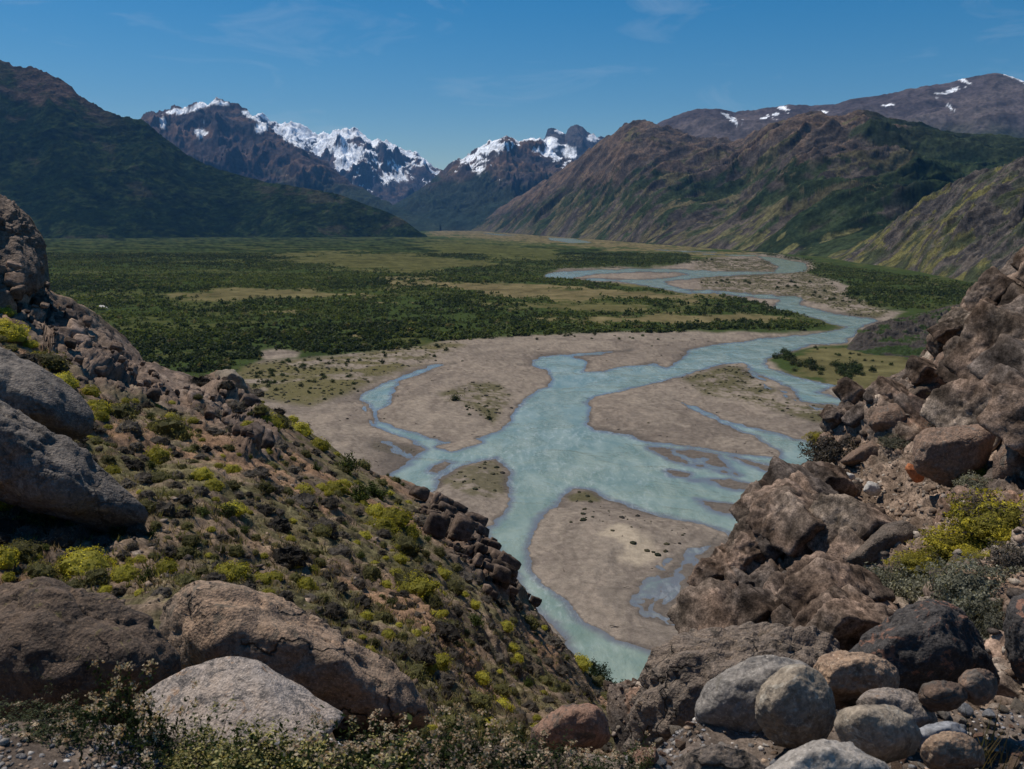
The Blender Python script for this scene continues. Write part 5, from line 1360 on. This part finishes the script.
def scatter_trees(lo, hi, area, sub, nmax, size, name, quads_n):
    w = np.where(vis_px & (GY >= lo) & (GY < hi), dens*cell/area, 0).ravel()
    n = int(min(nmax, w.sum())); i = r_.choice(len(w), n, p=w/w.sum())
    jj = r_.uniform(-.5, .5, (n, 2))
    dx = np.gradient(GX, axis=1).ravel()[i]; dy = np.gradient(GY, axis=0).ravel()[i]
    x = GX.ravel()[i] + jj[:, 0]*dx; y = GY.ravel()[i] + jj[:, 1]*dy; z = hz.ravel()[i] - 0.2
    s = size*(.42 + 1.35*r_.random(n)**2.2)*(1+0.0002*(y-lo))
    tone = np.clip(0.45 + 0.8*fbm(x/45, y/45, o=3, seed=51) + 1.1*fbm(x/260, y/260, o=3, seed=52) + 0.30*r_.normal(size=n), 0, 1)
    c = cmix(np.ones((n, 3))*np.array([0.032, 0.045, 0.016]), [0.095, 0.115, 0.032], tone)
    c = c*(0.72 if lo > 1400 else 1.0)
    br = r_.random(n) < 0.04
    c[br] = [0.13, 0.115, 0.05]
    V = []; C_ = []; Fs = []
    if quads_n:
        k = quads_n
        U = r_.normal(size=(n, k, 3)); U[..., 2] = np.abs(U[..., 2])*0.9; U /= np.linalg.norm(U, axis=2, keepdims=True)
        lob = 0.75 + 0.25*np.sin(U[..., 0]*5 + r_.uniform(0, 6, (n, 1)))*np.cos(U[..., 1]*4 + r_.uniform(0, 6, (n, 1)))
        Pq = U*(lob*r_.uniform(.6, 1.0, (n, k)))[..., None]*s[:, None, None]*np.array([1, 1, 1.05]) + np.stack([x, y, z + s*0.25], -1)[:, None]
        N = U + .8*r_.normal(size=U.shape); N /= np.linalg.norm(N, axis=2, keepdims=True)
        V, Fq = quads(Pq.reshape(-1, 3), N.reshape(-1, 3), np.repeat(s, k)*0.34*r_.uniform(.6, 1.3, n*k), r_, 1.1)
        cc = np.repeat(c, k, 0)*(1+.3*r_.normal(size=(n*k, 1)))
        return V, Fq, np.repeat(np.clip(cc, .004, 1), 4, 0)
    U, Fc = ico(sub)
    v = U[None]*(1+0.45*(r_.random((n, len(U), 1))-.5))*s[:, None, None]*np.array([1.15, 1.15, .6])
    v[..., 2] = np.maximum(v[..., 2], -0.3*s[:, None])
    v = v + np.stack([x, y, z + s*0.35], -1)[:, None]
    cc = c[:, None]*(1+.25*r_.normal(size=(n, len(U), 1)))
    return v.reshape(-1, 3), (Fc[None]+(np.arange(n)*len(U))[:, None, None]).reshape(-1, 3), np.clip(cc, .004, 1).reshape(-1, 3)


pa = scatter_trees(200, 760, 9.0, 1, 16000, 2.1, 'near', 34)
pb = scatter_trees(760, 1500, 15.0, 1, 30000, 2.3, 'mid', 14)
pc = scatter_trees(1500, 2500, 20.0, 1, 40000, 2.3, 'far', 6)
V, Fs, c = bake([pa, pb, pc])
wood = mesh_np('woods', V, Fs, leafm, smooth=False, attrs={'col': c})
tag(wood, 'dark green low woods covering the valley floor on both sides of the river', 'woods', None, 'stuff')

# bushes and small trees one can count
TR = []
for k in range(4):
    U = r_.normal(size=(420, 3)); U[:, 2] = np.abs(U[:, 2])*.9; U /= np.linalg.norm(U, axis=1, keepdims=True)
    rad = 1+.9*fbm(*(U*2+k*9).T, o=3, seed=k)
    P_ = U*(rad*r_.uniform(.55, 1, 420))[:, None]*np.array([1, 1, 1.1]) + [0, 0, .25]
    N = U+.8*r_.normal(size=U.shape); N /= np.linalg.norm(N, axis=1, keepdims=True)
    V, Fq = quads(P_, N, .15*r_.uniform(.6, 1.3, 420), r_, 1.0)
    base_c = [[0.045, 0.062, 0.02], [0.06, 0.08, 0.026], [0.036, 0.05, 0.018], [0.08, 0.085, 0.032]][k]
    TR.append(proto('bush', (V, [Fq], jit(base_c, 420, r_, 4, .3)), leafm))
spots = []
for cx_, cy_, n, sx, sy, s_ in [(788,360,12,9,4,2.6),(800,368,7,8,3,2.2),(838,371,22,20,4,2.4),(852,376,10,12,4,2.6),(872,366,5,14,4,1.4),(820,352,4,14,3,1.2),(855,358,4,16,3,1.2),
                                (300,375,40,42,14,1.3),(262,385,22,18,9,1.2),(350,360,22,50,8,1.3),(330,395,14,30,10,.9),(420,350,12,40,4,1.5),(455,403,2,2,2,2.0),(489,421,1,1,1,1.8),(470,412,6,14,8,.7),
                                (740,283,10,30,3,2.6),(700,262,10,40,3,3.0),(790,285,9,30,4,2.4),(860,295,12,25,4,2.6),(830,300,8,20,4,2.2),(620,340,10,90,3,1.2),(560,338,6,30,2,1.3)]:
    for k in range(n):
        spots.append((cx_+random.gauss(0, sx*.6), cy_+random.gauss(0, sy*.6), s_*random.uniform(.6, 1.3)))
spots = [q_ for q_ in spots if plain_z(q_[0], q_[1]) > 0.05]
for x, y, s_ in spots:
    q_ = on_plain(x, y); z = plain_z(x, y)
    reg = 'meadow' if (x > 760 and y > 345) else 'gravel'
    far = y < 310
    lab, grp = (('dark green round bush on the far gravel banks of the river', 'bushes on the far river banks') if far else
                ('dark green bush on the grassy bank right of the river', 'bushes on the right bank meadow') if reg == 'meadow' else
                ('green bush scattered on the gravel between the woods and the river', 'bushes on the left gravel plain'))
    put('bush', random.choice(TR), (q_[0], q_[1], z-.1), (s_, s_, s_*random.uniform(.8, 1.15)), random.uniform(0, 6.3), lab, 'bush', grp)


# low growth dotted over the gravel: nobody could count it
w = np.where((PX > 200) & (PX < 900) & (PY > 255) & (PY < 640) & ~left_hidden & (S < -2) & (forest_m < .3), (1.5*scr_n + 0.015 + .6*sstep(-4, 3, sdf([(600,505),(640,515),(700,535),(660,560),(600,540),(560,520)], PX, PY)) )*cell, 0).ravel()
i = r_.choice(len(w), 11000, p=w/w.sum())
P_ = np.stack([GX.ravel()[i]+r_.uniform(-.5, .5, len(i))*np.gradient(GX, axis=1).ravel()[i], GY.ravel()[i]+r_.uniform(-.5, .5, len(i))*np.gradient(GY, axis=0).ravel()[i], hz.ravel()[i]], -1)
U, Fc = ico(1)
s_ = (0.25+1.0*r_.random(len(i))**3)
v = U[None]*(1+.6*(r_.random((len(i), len(U), 1))-.5))*s_[:, None, None]*np.array([1, 1, .6]) + P_[:, None]
cc = np.array([[0.06, 0.06, 0.026], [0.038, 0.043, 0.019], [0.09, 0.078, 0.04], [0.05, 0.042, 0.033]])[r_.integers(0, 4, len(i))]
lg = mesh_np('ground_cover', v.reshape(-1, 3), (Fc[None]+(np.arange(len(i))*len(U))[:, None, None]).reshape(-1, 3), leafm, smooth=False, attrs={'col': np.repeat(cc, len(U), 0)})
tag(lg, 'low scrubby growth dotted over the gravel bars of the river', 'ground cover', None, 'stuff')


# driftwood stranded on the bars
w = np.where((PX > 330) & (PX < 880) & (PY > 340) & (PY < 640) & ~left_hidden & (S < -1) & (S > -30) & (gravel > 4), cell, 0).ravel()
i = r_.choice(len(w), 260, p=w/w.sum()); Vs, Fs = [], []
for n_, k in enumerate(i):
    a_ = r_.uniform(0, 3.14); L_ = r_.uniform(.5, 2.6); rr_ = r_.uniform(.04, .13); d_ = np.array([math.cos(a_), math.sin(a_), r_.uniform(-.05, .15)]); q_ = np.array([-d_[1], d_[0], 0])
    c0 = np.array([GX.ravel()[k], GY.ravel()[k], hz.ravel()[k]+rr_*.6])
    ring = lambda c_, r0: [c_+q_*r0, c_+np.array([0, 0, r0]), c_-q_*r0, c_-np.array([0, 0, r0])]
    Vs += ring(c0-d_*L_/2, rr_*1.5) + ring(c0+d_*L_/2+np.array([0, 0, .1*L_]), rr_*.5); o_ = n_*8
    Fs += [[o_+j, o_+(j+1) % 4, o_+4+(j+1) % 4, o_+4+j] for j in range(4)] + [[o_, o_+1, o_+2, o_+3], [o_+7, o_+6, o_+5, o_+4]]
dw = mesh_np('driftwood', np.array(Vs), np.array(Fs), stonem, smooth=False, attrs={'col': np.tile([0.085, 0.07, 0.058], (len(Vs), 1))})
tag(dw, 'grey driftwood stranded on the gravel bars', 'driftwood', None, 'stuff')
# ------------------------------------------------------------------ air, light, camera
def box_mesh(name, lo, hi, mat):
    V = [[(lo, hi)[i][0], (lo, hi)[j][1], (lo, hi)[k][2]] for i in (0, 1) for j in (0, 1) for k in (0, 1)]
    Fc = [[0,1,3,2],[4,6,7,5],[0,4,5,1],[2,3,7,6],[0,2,6,4],[1,5,7,3]]
    return mesh_np(name, V, np.array(Fc), mat, smooth=False)


hm = bpy.data.materials.new('air'); hm.use_nodes = True
ht = hm.node_tree; ht.nodes.remove(ht.nodes['Principled BSDF'])
pv = ht.nodes.new('ShaderNodeVolumePrincipled')
pv.inputs['Color'].default_value = (0.17, 0.48, 1.0, 1); pv.inputs['Density'].default_value = HAZE; pv.inputs['Anisotropy'].default_value = 0.0
ht.links.new(pv.outputs[0], ht.nodes['Material Output'].inputs['Volume'])
haze = box_mesh('haze', (-26000, -3000, -8.0), (26000, 20000, 2700.0), hm)
tag(haze, kind='stuff')
haze['label'] = 'thin blue haze of air filling the valley'; haze['category'] = 'haze'

SUN_EL, SUN_AZ = R(62), R(-56)            # azimuth from +Y (the way the camera looks), positive to the right
w = bpy.data.worlds.new('World'); scene.world = w; w.use_nodes = True
nt = w.node_tree
sky = nt.nodes.new('ShaderNodeTexSky'); sky.sky_type = 'NISHITA'; sky.sun_disc = False
sky.sun_elevation = SUN_EL; sky.sun_rotation = SUN_AZ
sky.altitude = 400; sky.air_density = 1.0; sky.dust_density = 0.5; sky.ozone_density = 3.0
bg = nt.nodes['Background']; bg.inputs['Strength'].default_value = SKY_S
hsv = nt.nodes.new('ShaderNodeHueSaturation'); hsv.inputs['Hue'].default_value = SKY_HUE; hsv.inputs['Saturation'].default_value = SKY_SAT
nt.links.new(sky.outputs[0], hsv.inputs['Color'])
tc = nt.nodes.new('ShaderNodeTexCoord'); mpg = nt.nodes.new('ShaderNodeMapping'); mpg.inputs['Scale'].default_value = (4, 4, 17); mpg.inputs['Rotation'].default_value = (0.0, 0.25, 0.0)
cn = nt.nodes.new('ShaderNodeTexNoise'); cn.inputs['Scale'].default_value = 1.3; cn.inputs['Detail'].default_value = 9; cn.inputs['Roughness'].default_value = 0.62; cn.inputs['Distortion'].default_value = 0.9
cr_ = nt.nodes.new('ShaderNodeMapRange'); cr_.inputs['From Min'].default_value = 0.56; cr_.inputs['From Max'].default_value = 0.85; cr_.inputs['To Max'].default_value = 0.32
cmx = nt.nodes.new('ShaderNodeMix'); cmx.data_type = 'RGBA'; cmx.inputs[7].default_value = (7, 8, 9, 1)
nt.links.new(tc.outputs['Generated'], mpg.inputs[0]); nt.links.new(mpg.outputs[0], cn.inputs['Vector']); nt.links.new(cn.outputs['Fac'], cr_.inputs['Value'])
nt.links.new(cr_.outputs[0], cmx.inputs[0]); nt.links.new(hsv.outputs[0], cmx.inputs[6]); nt.links.new(cmx.outputs[2], bg.inputs['Color'])

sl = bpy.data.lights.new('sun', 'SUN'); sl.energy = SUN_E; sl.angle = R(0.5); sl.color = (1.0, 0.92, 0.80)
so = bpy.data.objects.new('sun', sl); COL.objects.link(so)
from mathutils import Vector
sd = Vector((math.sin(SUN_AZ)*math.cos(SUN_EL), math.cos(SUN_AZ)*math.cos(SUN_EL), math.sin(SUN_EL)))
so.rotation_euler = sd.to_track_quat('Z', 'Y').to_euler(); so.location = (0, 0, 500)

cam = bpy.data.cameras.new('camera'); co = bpy.data.objects.new('camera', cam); COL.objects.link(co)
co.location = (0, 0, CAMZ); co.rotation_euler = (R(90) - PITCH, 0, 0)
cam.sensor_fit = 'HORIZONTAL'; cam.sensor_width = 36; cam.lens = 36*F/W
cam.clip_start = 0.1; cam.clip_end = 90000
cam.dof.use_dof = True; cam.dof.focus_distance = 26; cam.dof.aperture_fstop = 8.0
scene.camera = co
vs = scene.view_settings
vs.view_transform = 'Standard'; vs.look = 'None'; vs.gamma = 1; vs.use_curve_mapping = False; vs.exposure = EXPO
scene.cycles.max_bounces = 5; scene.cycles.diffuse_bounces = 3; scene.cycles.volume_bounces = 0; scene.cycles.transparent_max_bounces = 6
scene.cycles.use_denoising = True
